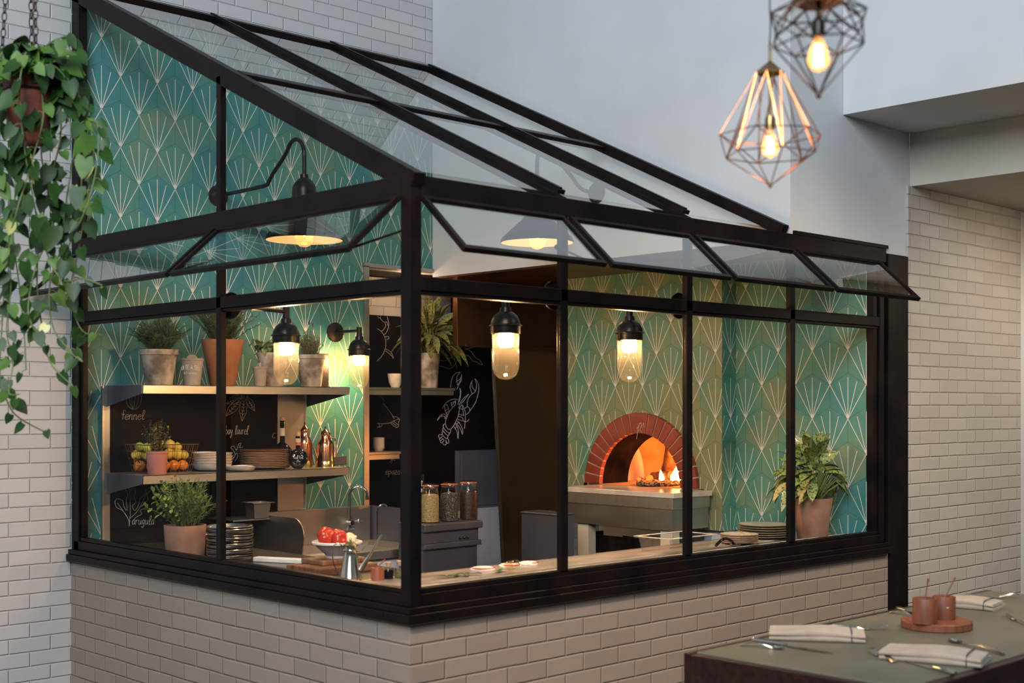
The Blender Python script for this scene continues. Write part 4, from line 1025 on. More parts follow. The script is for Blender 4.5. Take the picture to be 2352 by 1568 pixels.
MT['label_cream'] = pm('cream_paper_label', (0.62,0.50,0.36), (0.72,0.60,0.46), 30, 0.8)
MT['label_red'] = pm('red_foil_label', (0.55,0.13,0.06), (0.62,0.20,0.10), 30, 0.5)
MT['white_ink'] = pm('white_print', (0.70,0.70,0.72), (0.80,0.80,0.82), 30, 0.8)
MT['pan_metal'] = pm('worn_pan_metal', (0.40,0.39,0.38), (0.58,0.56,0.52), 8, 0.24, 1.0, 0.1, 30, rvar=0.08)
MT['walnut'] = pm('walnut_board', (0.085,0.032,0.016), (0.19,0.085,0.042), 5, 0.45, 0, 0.1, 40, stretch=(1.5,12,3))
MT['walnut_end'] = pm('walnut_end_grain', (0.07,0.028,0.014), (0.26,0.12,0.06), 9, 0.5, 0, 0.1, 40, stretch=(9,2,0.6))
MT['tomato'] = pm('heirloom_tomato', (0.36,0.014,0.008), (0.48,0.035,0.012), 5, 0.30, 0, 0.03)
MT['onion'] = pm('pale_onion', (0.62,0.48,0.27), (0.80,0.70,0.50), 6, 0.35, 0, 0.05, stretch=(3,3,1))
MT['orange'] = pm('orange_peel', (0.72,0.20,0.02), (0.85,0.32,0.04), 10, 0.45, 0, 0.3, 120)
MT['lemon'] = pm('lemon_peel', (0.72,0.50,0.06), (0.82,0.62,0.12), 10, 0.45, 0, 0.3, 120)
MT['lime'] = pm('green_lemon_peel', (0.42,0.45,0.05), (0.58,0.55,0.09), 10, 0.45, 0, 0.3, 120)
MT['wire'] = pm('rusty_wire', (0.16,0.10,0.06), (0.24,0.15,0.09), 30, 0.5, 0.8)
MT['stem_green'] = pm('green_stem', (0.10,0.14,0.03), (0.16,0.20,0.05), 20, 0.6)
ORD = ['top', 'second', 'third', 'fourth', 'fifth', 'sixth', 'seventh', 'eighth', 'ninth', 'tenth', 'eleventh', 'twelfth', 'thirteenth', 'fourteenth', 'fifteenth', 'sixteenth', 'seventeenth', 'eighteenth']
def nth(k, n):     # k counted from the top
    if k == 0: return 'topmost'
    if k == n-1: return 'lowest'
    return ORD[k]+' from the top'

def pot_prof(rt, rb, h, rim=0.0, rimh=0.02, wall=0.008):
    p = [(0.001, 0.0), (rb, 0.0), (rb+0.003, 0.004)]
    if rim:
        rr = rb+(rt-rb)*(h-rimh)/h
        p += [(rr, h-rimh), (rt+rim, h-rimh+0.001), (rt+rim, h)]
    else: p += [(rb+(rt-rb)*0.5, h*0.5), (rt, h-0.004), (rt-0.002, h)]
    p += [(rt-wall, h), (rt-wall-0.003, h-0.02), (0.001, h-0.02)]
    return p
def pot_at(root, rt, rb, h, mat, rim=0, rimh=0.02, n=36):
    MB().lathe(pot_prof(rt, rb, h, rim, rimh), n).build('pot', mat, root)
    MB().lathe([(rt-0.012, h-0.018), (0.001, h-0.012)], 20).build('soil', MT['soil'], root)

# size helper: put a thing so its base centre shows at (px, py_base) on plane z, and give px->m there
def place(px, z, Y): p = onY(px, 900, Y); return Vector((p.x, Y, z))
ZS = ZU   # upper shelf top
def on_shelf(px, z, Y=2.56): q = place(px, z, Y); return q, 1.0/ppm(q)

# --- upper shelf pots (plants are grown in the next section)
POTS = {}
def shelf_pot(key, label, px, wt, wb, ytop, Y, mat, rim=0, rimh=0.02, cat='potted plant', name='potted_herb', z=None, ybase=882):
    q, k = on_shelf(px, ZS if z is None else z, Y)
    h = (ybase-ytop)*k; t = thing(name, label, cat, q)
    pot_at(t, wt*k/2, wb*k/2, h, mat, rim, rimh)
    POTS[key] = (t, wt*k/2, h, k); return t
shelf_pot('rosemary_a', 'bushy rosemary in a lime-stained grey pot at the left of the upper shelf', 365, 84, 58, 800, 2.58, MT['aged_pot'], 0.004, 0.03, name='potted_rosemary')
shelf_pot('rosemary_b', 'tall rosemary in a large plain terracotta pot behind the mullion', 511, 98, 54, 776, 2.58, MT['terracotta'], name='potted_rosemary')
shelf_pot('basil', 'small broad-leaved herb in a grey clay pot behind the jar sconce', 627, 74, 44, 804, 2.64, MT['aged_pot'], name='potted_herb')
shelf_pot('lavender', 'grey-leaved lavender in a lime-stained pot at the right of the upper shelf', 714, 64, 46, 808, 2.58, MT['aged_pot'], 0.003, 0.025, name='potted_lavender')
q, k = on_shelf(731, ZS, 2.74)
# salt crock with french lettering
q, k = on_shelf(441, ZS, 2.54)
t = thing('salt_crock', 'grey clay salt crock lettered BOITE A SEL between the two rosemary pots', 'crock', q, -0.76)
rt, rb, h = 26.5*k, 18*k, 62*k
MB().lathe([(0.001,0),(rb,0),(rb+0.002,0.003),(rt-0.003,h-0.012),(rt,h-0.010),(rt,h),(0.001,h+0.001)], 36).build('crock_body', MT['grey_pot'], t)
m = MB(); poly = [(-12*k, 0)]+[(12*k*math.cos(PI-PI*i/12)*1.0, 9.5*k*math.sin(PI*i/12)) for i in range(13)]+[(12*k, 0)]
m.prism(poly, lambda u, v, d: (u, d, h+v), -0.006, 0.006); m.build('lid_handle', MT['grey_pot'], t)
def curved_text(root, txt, rad, zc, height, parent, mat, arc=0.0, width=0.8, r=0.0012, phi0=0.0):
    # block capitals as strokes wrapped around a cylinder of radius rad facing local -Y
    G = {'B':[[(0,0),(0,1),(.6,.9),(.6,.6),(0,.52),(.7,.45),(.7,.1),(0,0)]],'O':[[(.35,0),(0,.3),(0,.7),(.35,1),(.7,.7),(.7,.3),(.35,0)]],'I':[[(.2,0),(.2,1)]],'T':[[(0,1),(.7,1)],[(.35,1),(.35,0)]],'E':[[(.6,0),(0,0),(0,1),(.6,1)],[(0,.5),(.5,.5)]],
         'A':[[(0,0),(.35,1),(.7,0)],[(.13,.35),(.57,.35)]],'S':[[(0,.1),(.4,0),(.65,.25),(.35,.5),(.05,.72),(.3,1),(.65,.9)]],'L':[[(0,1),(0,0),(.6,0)]],' ':[],
         'd':[[(.5,1),(.5,0),(.1,.1),(.1,.5),(.5,.5)]],'e':[[(0,.3),(.5,.35),(.3,.6),(0,.3),(.2,0),(.5,.05)]],'P':[[(0,0),(0,1),(.5,.9),(.5,.55),(0,.5)]],'r':[[(0,0),(0,.6)],[(0,.4),(.4,.6)]],'o':[[(.2,0),(0,.3),(.2,.6),(.45,.3),(.2,0)]],'v':[[(0,.6),(.2,0),(.45,.6)]],'n':[[(0,0),(0,.6),(.35,.55),(.4,0)]],'c':[[(.45,.55),(.1,.5),(.1,.05),(.45,.05)]],
         'R':[[(0,0),(0,1),(.5,.9),(.5,.55),(0,.5),(.6,0)]],'a':[[(.45,.6),(.1,.5),(.1,.05),(.45,.15),(.45,.6),(.5,0)]],'l':[[(.1,0),(.25,1)]],'N':[[(0,0),(0,1),(.6,0),(.6,1)]],'D':[[(0,0),(0,1),(.6,.7),(.6,.3),(0,0)]],'C':[[(.65,.85),(.3,1),(0,.6),(.05,.2),(.35,0),(.65,.15)]],'U':[[(0,1),(0,.2),(.35,0),(.65,.2),(.65,1)]]}
    m = MB(); W_ = sum((0.45 if c == ' ' else 0.95 if c.isupper() else 0.65) for c in txt)*height*width; x = -W_/2
    for c in txt:
        adv = (0.45 if c == ' ' else 0.95 if c.isupper() else 0.65)*height*width
        for l in G.get(c, []):
            pts = []
            for (u, v) in l:
                xx = x+u*height*width; zz = zc+v*height-arc*(xx/(W_/2))**2
                rr = rad(zz) if callable(rad) else rad
                ph = xx/rr+phi0; pts.append((rr*math.sin(ph), -rr*math.cos(ph), zz))
            m.tube(pts, r, 5)
        x += adv
    return m.build('lettering', mat, parent)
rad = lambda z: rb+(rt-rb)*z/h+0.0005
curved_text(t, 'BOITE A SEL', rad, 0.60*h, 0.15*h, t, MT['white_ink'], 0.05*h, 0.62, 0.0016)
curved_text(t, 'de Provence', rad, 0.42*h, 0.09*h, t, MT['white_ink'], 0, 0.8, 0.0008)
# small lidded clay pot
q, k = on_shelf(597, ZS, 2.50)
t = thing('lidded_pot', 'tiny pale clay pot with a knobbed lid on the upper shelf', 'pot', q)
MB().lathe([(0.001,0),(13*k,0),(16*k,40*k),(17*k,41*k),(17*k,45*k),(0.001,46*k)], 28).build('pot_body', MT['grey_pot'], t)
MB().lathe([(0.001,46*k),(3.5*k,46*k),(2.8*k,54*k),(0.001,55*k)], 12).build('lid_knob', MT['grey_pot'], t)
# dark square tin behind the lavender
q, k = on_shelf(735, ZS, 2.76)
o = MB().box(-16*k, -0.03, 0, 17*k, 0.03, 78*k).build('square_tin', MT['black_metal'], smooth=False, loc=q, bevel=0.004); tag(o, 'dark square tin behind the lavender pot', 'tin')

# --- lower shelf
Z2 = ZL
# wire fruit basket
q, k = on_shelf(372, Z2, 2.64)
bk = thing('wire_basket', 'rusty wire basket heaped with citrus fruit on the lower shelf', 'basket', q)
m = MB(); bw, bd, bh = 0.155, 0.12, 0.155
def rr_(s_, z): return [(s_*bw, -s_*bd, z), (s_*bw, s_*bd, z), (-s_*bw, s_*bd, z), (-s_*bw, -s_*bd, z)]
def loop(s_, z, r, k_=10):
    c = rr_(s_, z); pts = []
    for i in range(4):
        a, b = Vector(c[i]), Vector(c[(i+1) % 4])
        for j in range(k_): pts.append(a.lerp(b, j/k_))
    m.tube(pts, r, 5, closed=True); return pts
tp = loop(1.0, bh, 0.0028); bt_ = loop(0.8, 0.004, 0.0022)
for f_ in (0.25, 0.5, 0.75): loop(0.8+0.2*f_, 0.004+f_*(bh-0.004), 0.0011)
for a, b in zip(tp, bt_): m.tube([a, b], 0.0011, 4)
for i in range(-3, 4): m.tube([(i*0.035, -0.08, 0.004), (i*0.035, 0.08, 0.004)], 0.0011, 4)
m.build('wire_mesh', MT['wire'], bk)
m = MB(); m.tube(smooth_line([(-0.15, -0.06, 0.05), (-0.20, -0.08, 0.02), (-0.21, -0.09, 0.09), (-0.17, -0.07, 0.06)], 4), 0.003, 6); m.build('basket_handle', MT['wire'], bk)
def fruit(name, cat, mat, label, x, y, z, r, sz, group):
    t = thing(name, label, cat, (q.x+x, q.y+y, q.z+z), rnd.random()*6, group)
    f = lambda R_, Z_, a: (R_*(1+0.012*math.sin(5*a)), Z_)
    M_ = 10; MB().lathe([(max(1e-5, r*math.sin(PI*j/M_)), r*sz-r*sz*math.cos(PI*j/M_)+(0.004 if (j in (0, M_) and name == 'lemon') else 0)*(1 if j else -1)) for j in range(M_+1)], 20, (0,0,0), 0, f).build('peel', mat, t)
    MB().cyl((0,0,2*r*sz-0.002), (0,0,2*r*sz+0.002), 0.003, 0.002, 8).build('stem_button', MT['stem_green'], t)
FR = [('orange','o',-0.075,-0.035,0.008,0.033,'orange low between the rose pot and the left corner of the basket'),('orange','o',-0.012,-0.04,0.008,0.033,'orange hidden behind the rose pot in the wire basket'),('orange','o',0.045,-0.045,0.008,0.032,'deep orange fruit just right of the rose pot in the wire basket'),('orange','o',0.105,-0.035,0.008,0.031,'orange at the lower right of the wire basket'),
 ('lemon','l',-0.03,0.035,0.02,0.029,'lemon at the back centre of the wire basket'),('lemon','g',-0.095,-0.02,0.068,0.026,'greenish lemon at the far left rim of the wire basket'),('lemon','l',-0.045,-0.035,0.072,0.029,'yellow lemon left of the rose pot in the wire basket'),('lemon','l',0.03,-0.02,0.074,0.030,'yellow lemon directly right of the pot herb in the wire basket'),('lemon','l',0.075,-0.035,0.069,0.032,'large yellow lemon at the right front of the wire basket'),('lemon','l',0.125,-0.018,0.068,0.026,'small yellow lemon at the right rim of the wire basket'),
 ('lime','g',-0.078,0.02,0.112,0.027,'bright green lime at the upper left of the wire basket'),('lime','g',-0.035,0.0,0.124,0.028,'green lime behind the herb on the fruit heap'),('lemon','l',0.055,0.01,0.125,0.028,'yellow lemon at the upper right of the fruit heap'),('lime','g',0.01,0.03,0.126,0.027,'green lime at the crown of the fruit heap'),
 ('orange','o',-0.105,0.055,0.008,0.032,'orange at the rear left corner of the wire basket'),('orange','o',-0.085,-0.085,0.008,0.030,'orange at the front left of the wire basket'),('lemon','l',-0.120,0.060,0.070,0.029,'yellow lemon at the rear left rim of the wire basket'),('lemon','g',-0.075,0.075,0.076,0.028,'greenish lemon behind the bright lime in the wire basket'),('lime','g',-0.115,0.035,0.120,0.025,'small lime at the outer left top of the fruit heap'),('lemon','l',0.085,0.045,0.074,0.029,'yellow lemon at the rear right of the wire basket'),('lemon','l',0.110,0.030,0.112,0.026,'yellow lemon highest at the right of the fruit heap')]
for (nm, c_, x, y, z, r_, lab) in FR:
    fruit(nm, nm, {'o':MT['orange'],'l':MT['lemon'],'g':MT['lime']}[c_], lab, x, y, z, r_*1.0, 0.95, 'citrus fruit in the wire basket')
# small rose pot in front
q2, k = on_shelf(361, Z2, 2.46)
t = thing('potted_herb', 'wispy small-leaved herb in a rose clay pot in front of the fruit basket', 'potted plant', q2)
h = 54*k; pot_at(t, 24*k, 20*k, h, MT['pink_pot'], 0.002, 0.012); POTS['rose'] = (t, 24*k, h, k)
m = MB()
for (u, v, s_) in ((0.0, 0.42, 1), (0.35, 0.45, 0.8), (0.55, 0.33, 0.9), (0.1, 0.30, 0.8), (0.5, 0.18, 0.9), (0.1, 0.15, 1.0), (0.75, 0.2, 0.7)):
    ph = 0.15+u*0.5; rr = (20+4*v)*k+0.0008; c_ = Vector((rr*math.sin(ph-0.76), -rr*math.cos(ph-0.76), v*h))
    tx = Vector((math.cos(ph-0.76), math.sin(ph-0.76), 0))
    m.add([c_-tx*0.006*s_, c_+Vector((0,0,-0.0035*s_)), c_+tx*0.006*s_, c_+Vector((0,0,0.0035*s_))], [(0,1,2,3)])
m.build('painted_leaves', MT['stem_green'], t)
# stack of bowls
def rimmed(prof, n, wob=0.0, ph=0.0):
    return MB().lathe(prof, n, (0,0,0), 0, (lambda R_, Z_, a: (R_*(1+wob*math.sin(3*a+ph)), Z_+wob*0.12*math.sin(2*a+ph)*R_/0.1)) if wob else None)
q3, k = on_shelf(487, Z2, 2.60)
rb_ = 46*k
for i in range(5):
    kk = 4-i; z = i*0.0150
    t = thing('bowl', 'white wavy-rimmed bowl, %s, in the stack beside the fruit' % nth(kk, 5), 'bowl', (q3.x+0.002*(i % 2), q3.y, q3.z+z), i*0.7, 'stacked wavy bowls on the lower shelf')
    rimmed([(0.001,0),(rb_*0.62,0),(rb_*0.86,0.014),(rb_,0.043),(rb_*0.98,0.0445),(rb_*0.82,0.017),(rb_*0.6,0.0045),(0.001,0.004)], 36, 0.02, i).build('bowl_body', MT['white_stone'], t)
    rimmed([(rb_*0.995,0.042),(rb_*1.006,0.0435),(rb_*0.99,0.0455),(rb_*0.968,0.044)], 36, 0.02, i).build('brown_rim', MT['brown_rim'], t)
# small oval dish in front
q3, k = on_shelf(553, Z2, 2.47)
t = thing('small_dish', 'small cream dish with a wavy brown lip in front of the plate stack', 'dish', q3)
r_ = 35*k
rimmed([(0.001,0),(r_*0.68,0),(r_*0.9,0.012),(r_,0.028),(r_*0.97,0.029),(r_*0.85,0.013),(r_*0.6,0.004),(0.001,0.004)], 36, 0.03).build('dish_body', MT['white_stone'], t)
rimmed([(r_*0.99,0.0275),(r_*1.01,0.029),(r_*0.965,0.0295)], 36, 0.03).build('brown_rim', MT['brown_rim'], t)
# plate stack, each plate a thing
def plate_stack(q, r, n, dz, matf, name, group, desc, rim, wob=0.004, dh=0.014):
    for i in range(n):
        kk = n-1-i
        t = thing(name, desc % nth(kk, n), 'plate', (q.x+0.0015*math.sin(i*2.1), q.y+0.0015*math.cos(i*1.7), q.z+i*dz), i*1.3, group)
        rimmed([(0.001,0),(r*0.60,0),(r*0.72,0.003),(r*0.99,dh-0.002),(r,dh),(r*0.97,dh+0.001),(r*0.72,0.0065),(r*0.6,0.0045),(0.001,0.0045)], 44, wob, i*0.9).build('plate_body', matf(kk), t)
        rimmed([(r*0.996,dh-0.0008),(r*1.003,dh-0.0001),(r*0.985,dh+0.0012),(r*0.962,dh+0.0009)], 44, wob, i*0.9).build('rim', rim, t)
q3, k = on_shelf(607, Z2, 2.60)
plate_stack(q3, 56*k, 11, 0.0098, lambda kk: MT['red_plate'] if kk == 0 else MT['cream_plate'], 'stoneware_plate', 'cream plates stacked on the lower shelf', 'cream brown-rimmed plate, %s in the lower shelf stack', MT['brown_rim'])
# tall thin-necked black bottle
q3, k = on_shelf(649, Z2, 2.70)
t = thing('balsamic_bottle', 'black bottle with a long banded neck and pale cork behind the plates', 'bottle', q3)
zb = (1075-958)*k
m = MB().lathe([(0.001,0),(16*k,0.0),(21*k,10*k),(23*k,28*k),(21*k,42*k),(13*k,52*k),(6*k,58*k),(5.8*k,100*k),(6.2*k,107*k),(0.001,107*k)], 32); m.build('bottle_body', MT['black_gloss'], t)
MB().lathe([(6.4*k,72*k),(6.5*k,72*k),(6.5*k,90*k),(6.3*k,90*k)], 24).build('neck_label', MT['label_cream'], t)
MB().lathe([(6*k,107*k),(6.3*k,108*k),(6*k,114*k),(3*k,117*k),(0.001,117.5*k)], 20).build('cork', MT['cork'], t)
# round flat black bottle with script label
q3, k = on_shelf(685, Z2, 2.49)
t = thing('balsamic_bottle', 'round flat black bottle with white script label at the end of the lower shelf', 'bottle', q3, -0.30)
R_ = 23.5*k
vs = MB(); n1, n2 = 28, 14
def disc_bottle(r, th):
    m = MB(); M_ = 16
    m.lathe([(max(1e-5, r*math.sin(PI*j/M_)**0.85 if 0 < j < M_ else 1e-5), th*-math.cos(PI*j/M_)) for j in range(M_+1)], 40, (0, 0, 0), 0, None, False, False, Vector((0, 1, 0)))
    m.v = [(x, y, max(z+r*0.96, 0.0)) for (x, y, z) in m.v]; return m
m = disc_bottle(R_, R_*0.52); m.lathe([(5*k, R_*1.85), (5.6*k, R_*1.95), (5.6*k, R_*1.95+8*k)], 20)
bb = m.build('bottle_body', MT['black_gloss'], t)
z0 = R_*1.95+8*k
MB().lathe([(5.9*k,z0),(6.2*k,z0),(6.2*k,z0+7*k),(5.9*k,z0+7*k)], 20).build('neck_label', MT['label_red'], t)
MB().lathe([(5.9*k,z0+7*k),(6.2*k,z0+7*k),(6.2*k,z0+16*k),(5.9*k,z0+16*k)], 20).build('neck_label', MT['label_cream'], t)
MB().lathe([(5.9*k,z0+16*k),(6.2*k,z0+16*k),(6.2*k,z0+21*k),(5.9*k,z0+21*k)], 20).build('neck_band', MT['black_gloss'], t)
MB().lathe([(6*k,z0+21*k),(6.3*k,z0+22*k),(5.6*k,z0+28*k),(3*k,z0+31*k),(0.001,z0+31*k)], 20).build('cork', MT['cork'], t)
m = MB()
def script(txt, x0, z, hgt, rad_):
    x = x0
    for c in txt:
        if c.lower() in STROKES or c in 'RP':
            g = {'R': (1.1, [[(0.1,0),(0.2,1.9),(0.9,1.6),(0.3,1.0),(0.9,0.0)]]), 'P': (1.0, [[(0.2,0),(0.3,1.9),(0.95,1.5),(0.3,0.9)]])}.get(c) or STROKES[c]
            for l in g[1]:
                pts = [Vector((x+p[0]*hgt, -R_*0.53*math.sqrt(max(0.0, 1-((x+p[0]*hgt)**2+(z+p[1]*hgt-R_*0.96)**2)/(R_*R_)))-0.0006, z+p[1]*hgt)) for p in l]
                m.tube(smooth_line(pts, 2), rad_, 4)
            x += g[0]*hgt*0.8
script('Real Peal', -R_*0.62, R_*0.98, R_*0.155, 0.0007)
script('balze', -R_*0.3, R_*0.80, R_*0.06, 0.0004); script('aceto balsamo', -R_*0.34, R_*0.66, R_*0.05, 0.0004); script('a t g', -R_*0.12, R_*0.45, R_*0.05, 0.0004)
m.build('script_label', MT['white_ink'], bb)
# copper oil cans
def oil_can(px, Y, H, W, label, ang, hs):
    q3, k = on_shelf(px, Z2, Y); t = thing('copper_oil_can', label, 'oil can', q3, ang, 'copper oil cans on the lower shelf')
    h = H*k; r = W*k/2
    MB().lathe([(0.001,0),(r*1.04,0),(r*1.04,h*0.13),(r*1.0,h*0.15)], 36).build('brass_foot', MT['gold'], t)
    m = MB().lathe([(r*1.0,h*0.13),(r*0.99,h*0.16),(r*0.93,h*0.52),(r*0.86,h*0.60),(r*0.60,h*0.67),(r*0.54,h*0.70),(r*0.54,h*0.80)], 36); m.build('can_body', MT['copper'], t)
    MB().lathe([(r*0.58,h*0.795),(r*0.60,h*0.81),(r*0.56,h*0.83),(r*0.32,h*0.885),(r*0.10,h*0.92),(r*0.05,h*0.94),(r*0.10,h*0.965),(0.001,h*1.0)], 28).build('lid', MT['copper'], t)
    s_ = hs
    MB().tube([(-s_*r*0.9, -0.004, h*0.22), (-s_*r*1.3, -0.006, h*0.42), (-s_*r*1.75, -0.008, h*0.66)], [r*0.13, r*0.10, r*0.055], 12).build('spout', MT['gold'], t)
    MB().tube(smooth_line([(s_*r*0.50, 0, h*0.72), (s_*r*1.1, 0, h*0.68), (s_*r*1.32, 0, h*0.52), (s_*r*1.25, 0, h*0.30), (s_*r*0.98, 0, h*0.22)], 4), r*0.07, 8).build('handle', MT['copper'], t)
oil_can(700, 2.66, 103, 36, 'copper oil can nearer the plates, with a slender brass spout', 0.5, 1)
oil_can(747, 2.56, 94, 42, 'copper oil can at the right end of the lower shelf', -0.25, 1)
q3, k = on_shelf(781, Z2, 2.70)
o = MB().box(-0.05, -0.03, 0, 0.05, 0.03, 0.055).build('small_tin', MT['dark_steel'], smooth=False, bevel=0.004, loc=(q3.x-0.02, q3.y, q3.z)); tag(o, 'small grey tin behind the right copper oil can', 'tin')

# --- steel container on the drop shelf
q3 = onY(592, 1190, 2.60); q3.z = DZ; k = 1/ppm(q3)
t = thing('steel_food_pan', 'square deep stainless food pan on the small ledge under the shelves', 'food pan', q3, -0.05)
w_, h_ = 22*k, 36*k
m = MB(); m.add([(-w_*0.85,-w_*0.85,0),(w_*0.85,-w_*0.85,0),(w_*0.85,w_*0.85,0),(-w_*0.85,w_*0.85,0),(-w_,-w_,h_),(w_,-w_,h_),(w_,w_,h_),(-w_,w_,h_)], [(0,3,2,1),(0,1,5,4),(1,2,6,5),(2,3,7,6),(3,0,4,7)])
m.build('pan_body', MT['stainless'], t, smooth=False, bevel=0.005)
m = MB(); o_, i_ = w_*1.28, w_
m.box(-o_,-o_,h_,o_,-i_,h_+0.003); m.box(-o_,i_,h_,o_,o_,h_+0.003); m.box(-o_,-i_,h_,-i_,i_,h_+0.003); m.box(i_,-i_,h_,o_,i_,h_+0.003); m.build('pan_rim', MT['stainless_h'], t, smooth=False)

# --- left counter: pans, boards, bowl of tomatoes, cruet, jars
q3 = Vector((0.30, 1.50, CL))
q3 = onX(528, 1200, 0.30); q3.z = CL; k = 1/ppm(q3); r_ = 53*k
for i in range(17):
    kk = 16-i
    t = thing('metal_pan', 'shallow worn metal pan, %s in the tall pan stack' % nth(kk, 17), 'pan', (q3.x+0.002*math.sin(i*2.3), q3.y+0.002*math.cos(i*1.9), q3.z+i*0.0098), i*0.8, 'metal pans stacked behind the mullion')
    t.rotation_euler = (0.012*math.sin(i), 0.012*math.cos(i*1.4), i*0.8)
    rimmed([(0.001,0),(r_*0.86,0),(r_*0.90,0.004),(r_*0.985,0.018),(r_,0.0195),(r_*0.985,0.021),(r_*0.96,0.0195),(r_*0.88,0.006),(r_*0.84,0.003),(0.001,0.003)], 44, 0.006, i*1.1).build('pan_body', MT['pan_metal'], t)
# second darker pan stack half hidden between planter and mullion
qd = onX(484, 1230, 0.42); qd.z = CL
for i in range(9):
    t = thing('metal_pan', 'dark metal pan, %s in the stack behind the planter' % nth(8-i, 9), 'pan', (qd.x, qd.y, qd.z+i*0.0105), i*0.8, 'dark pans behind the planter')
    rimmed([(0.001,0),(0.075,0),(0.080,0.004),(0.088,0.018),(0.090,0.0195),(0.086,0.0195),(0.078,0.006),(0.001,0.003)], 36, 0.004, i).build('pan_body', MT['dark_steel'], t)
# planter
qp = onX(425, 1250, 0.20); qp.z = CL; k = 1/ppm(qp)
t = thing('herb_planter', 'square-sided weathered terracotta planter full of mixed green herbs', 'potted plant', qp)
pw, ph_ = 44*k, (1286-1216)*k*1.12
sq = lambda R_, Z_, a: (R_*(1+0.10*abs(math.sin(2*(a)))**1.5), Z_)
MB().lathe([(0.001,0),(pw*0.84,0),(pw*0.90,0.01),(pw,ph_-0.004),(pw*0.99,ph_),(pw*0.91,ph_),(pw*0.90,ph_-0.02),(0.001,ph_-0.02)], 48, (0,0,0), 0, sq).build('pot', MT['terra_dull'], t)
MB().lathe([(pw*0.90,ph_-0.019),(0.001,ph_-0.014)], 24).build('soil', MT['soil'], t)
POTS['planter'] = (t, pw, ph_, k)
# dark wooden boards (yaw follows the counter)
cb1 = onZ(735, 1285, CL+0.02)
o = MB().box(-0.17, -0.125, 0, 0.17, 0.125, 0.036).build('cutting_board', [MT['walnut']], smooth=False, bevel=0.005, loc=(0.44, 1.10, CL)); o.rotation_euler = (0, 0, 0.05)
tag(o, 'large dark walnut cutting board lying on the side worktop', 'cutting board')
c1 = Vector((0.44, 1.10, CL))
o = MB().box(-0.125, -0.085, 0, 0.125, 0.085, 0.022).build('cutting_board', [MT['walnut_end']], smooth=False, bevel=0.004, loc=(0.47, 1.13, CL+0.0365)); o.rotation_euler = (0, 0, 0.0)
tag(o, 'smaller striped wooden board stacked under the tomato bowl', 'cutting board')
ZB = CL+0.0365+0.0225
bq = onZ(738, 1268, ZB); bq = Vector((0.485, 1.125, ZB)); k = 1/ppm(bq)
t = thing('fruit_bowl', 'white footed stoneware bowl holding red tomatoes on the wooden boards', 'bowl', bq)
R0 = 58*k
MB().lathe([(0.001,0),(R0*0.45,0),(R0*0.44,0.010),(R0*0.52,0.020),(R0*0.86,0.058),(R0*0.90,0.064)], 44).build('bowl_body', MT['grey_pot'], t)
MB().lathe([(R0*0.89,0.062),(R0*0.995,0.066),(R0*1.0,0.074),(R0*0.95,0.077),(R0*0.86,0.066),(R0*0.6,0.035),(0.001,0.026)], 44, (0,0,0), 0, lambda R_, Z_, a: (R_*(1+0.006*math.sin(7*a)), Z_)).build('rim', MT['white_stone'], t)
def tomato(label, dx, dy, dz, r, tilt, lobes=7, group='heirloom tomatoes in the white bowl'):
    t = thing('tomato', label, 'tomato', (bq.x+dx, bq.y+dy, bq.z+dz), 0, group); t.rotation_euler = tilt
    M_ = 14; f = lambda R_, Z_, a: (R_*(1-0.10*abs(math.cos(lobes*a/2))**3), Z_)
    pr = []
    for j in range(M_+1):
        th = PI*j/M_; z_ = -math.cos(th)*0.72*r; rr = max(1e-5, r*math.sin(th)**0.85 if 0 < j < M_ else 1e-5)
        if z_ > 0: z_ -= 0.22*r*math.exp(-(rr/(0.35*r))**2)
        pr.append((rr, z_))
    MB().lathe(pr, 56, (0,0,0), 0, f).build('tomato_flesh', MT['tomato'], t)
    m = MB()
    for i in range(5): m.leaf((0,0,0.48*r), (math.cos(i*1.256), math.sin(i*1.256), 0.1), (0,0,1), r*0.22, r*0.07, 'needle', 0.2, n=3)
    m.cyl((0,0,0.46*r), (0,0,0.56*r), r*0.045, r*0.03, 6); m.build('calyx', MT['stem_green'], t)
tomato('big ribbed red tomato at the left of the white bowl', -0.036, 0.030, 0.096, 0.050, (1.0, -0.3, 0.3))
tomato('red tomato lying at the front centre of the white bowl', 0.0, -0.022, 0.087, 0.041, (1.35, 0.1, 0.1), 4)
tomato('red tomato at the back of the white bowl', 0.038, 0.035, 0.092, 0.046, (0.3, 0.2, 0))
t = thing('onion', 'pale yellow onion at the right of the tomatoes in the white bowl', 'onion', (bq.x+0.052, bq.y-0.030, bq.z+0.083)); t.rotation_euler = (0.9, 0.9, 0)
MB().lathe([(0.001,-0.026),(0.018,-0.022),(0.030,-0.006),(0.032,0.006),(0.024,0.020),(0.010,0.028),(0.005,0.036),(0.001,0.037)], 28).build('onion_skin', MT['onion'], t)
m = MB(); [m.tube([(0.002*math.cos(i), 0.002*math.sin(i), -0.025), (0.006*math.cos(i), 0.006*math.sin(i), -0.033)], 0.0006, 4) for i in range(6)]; m.build('roots', MT['label_cream'], t)
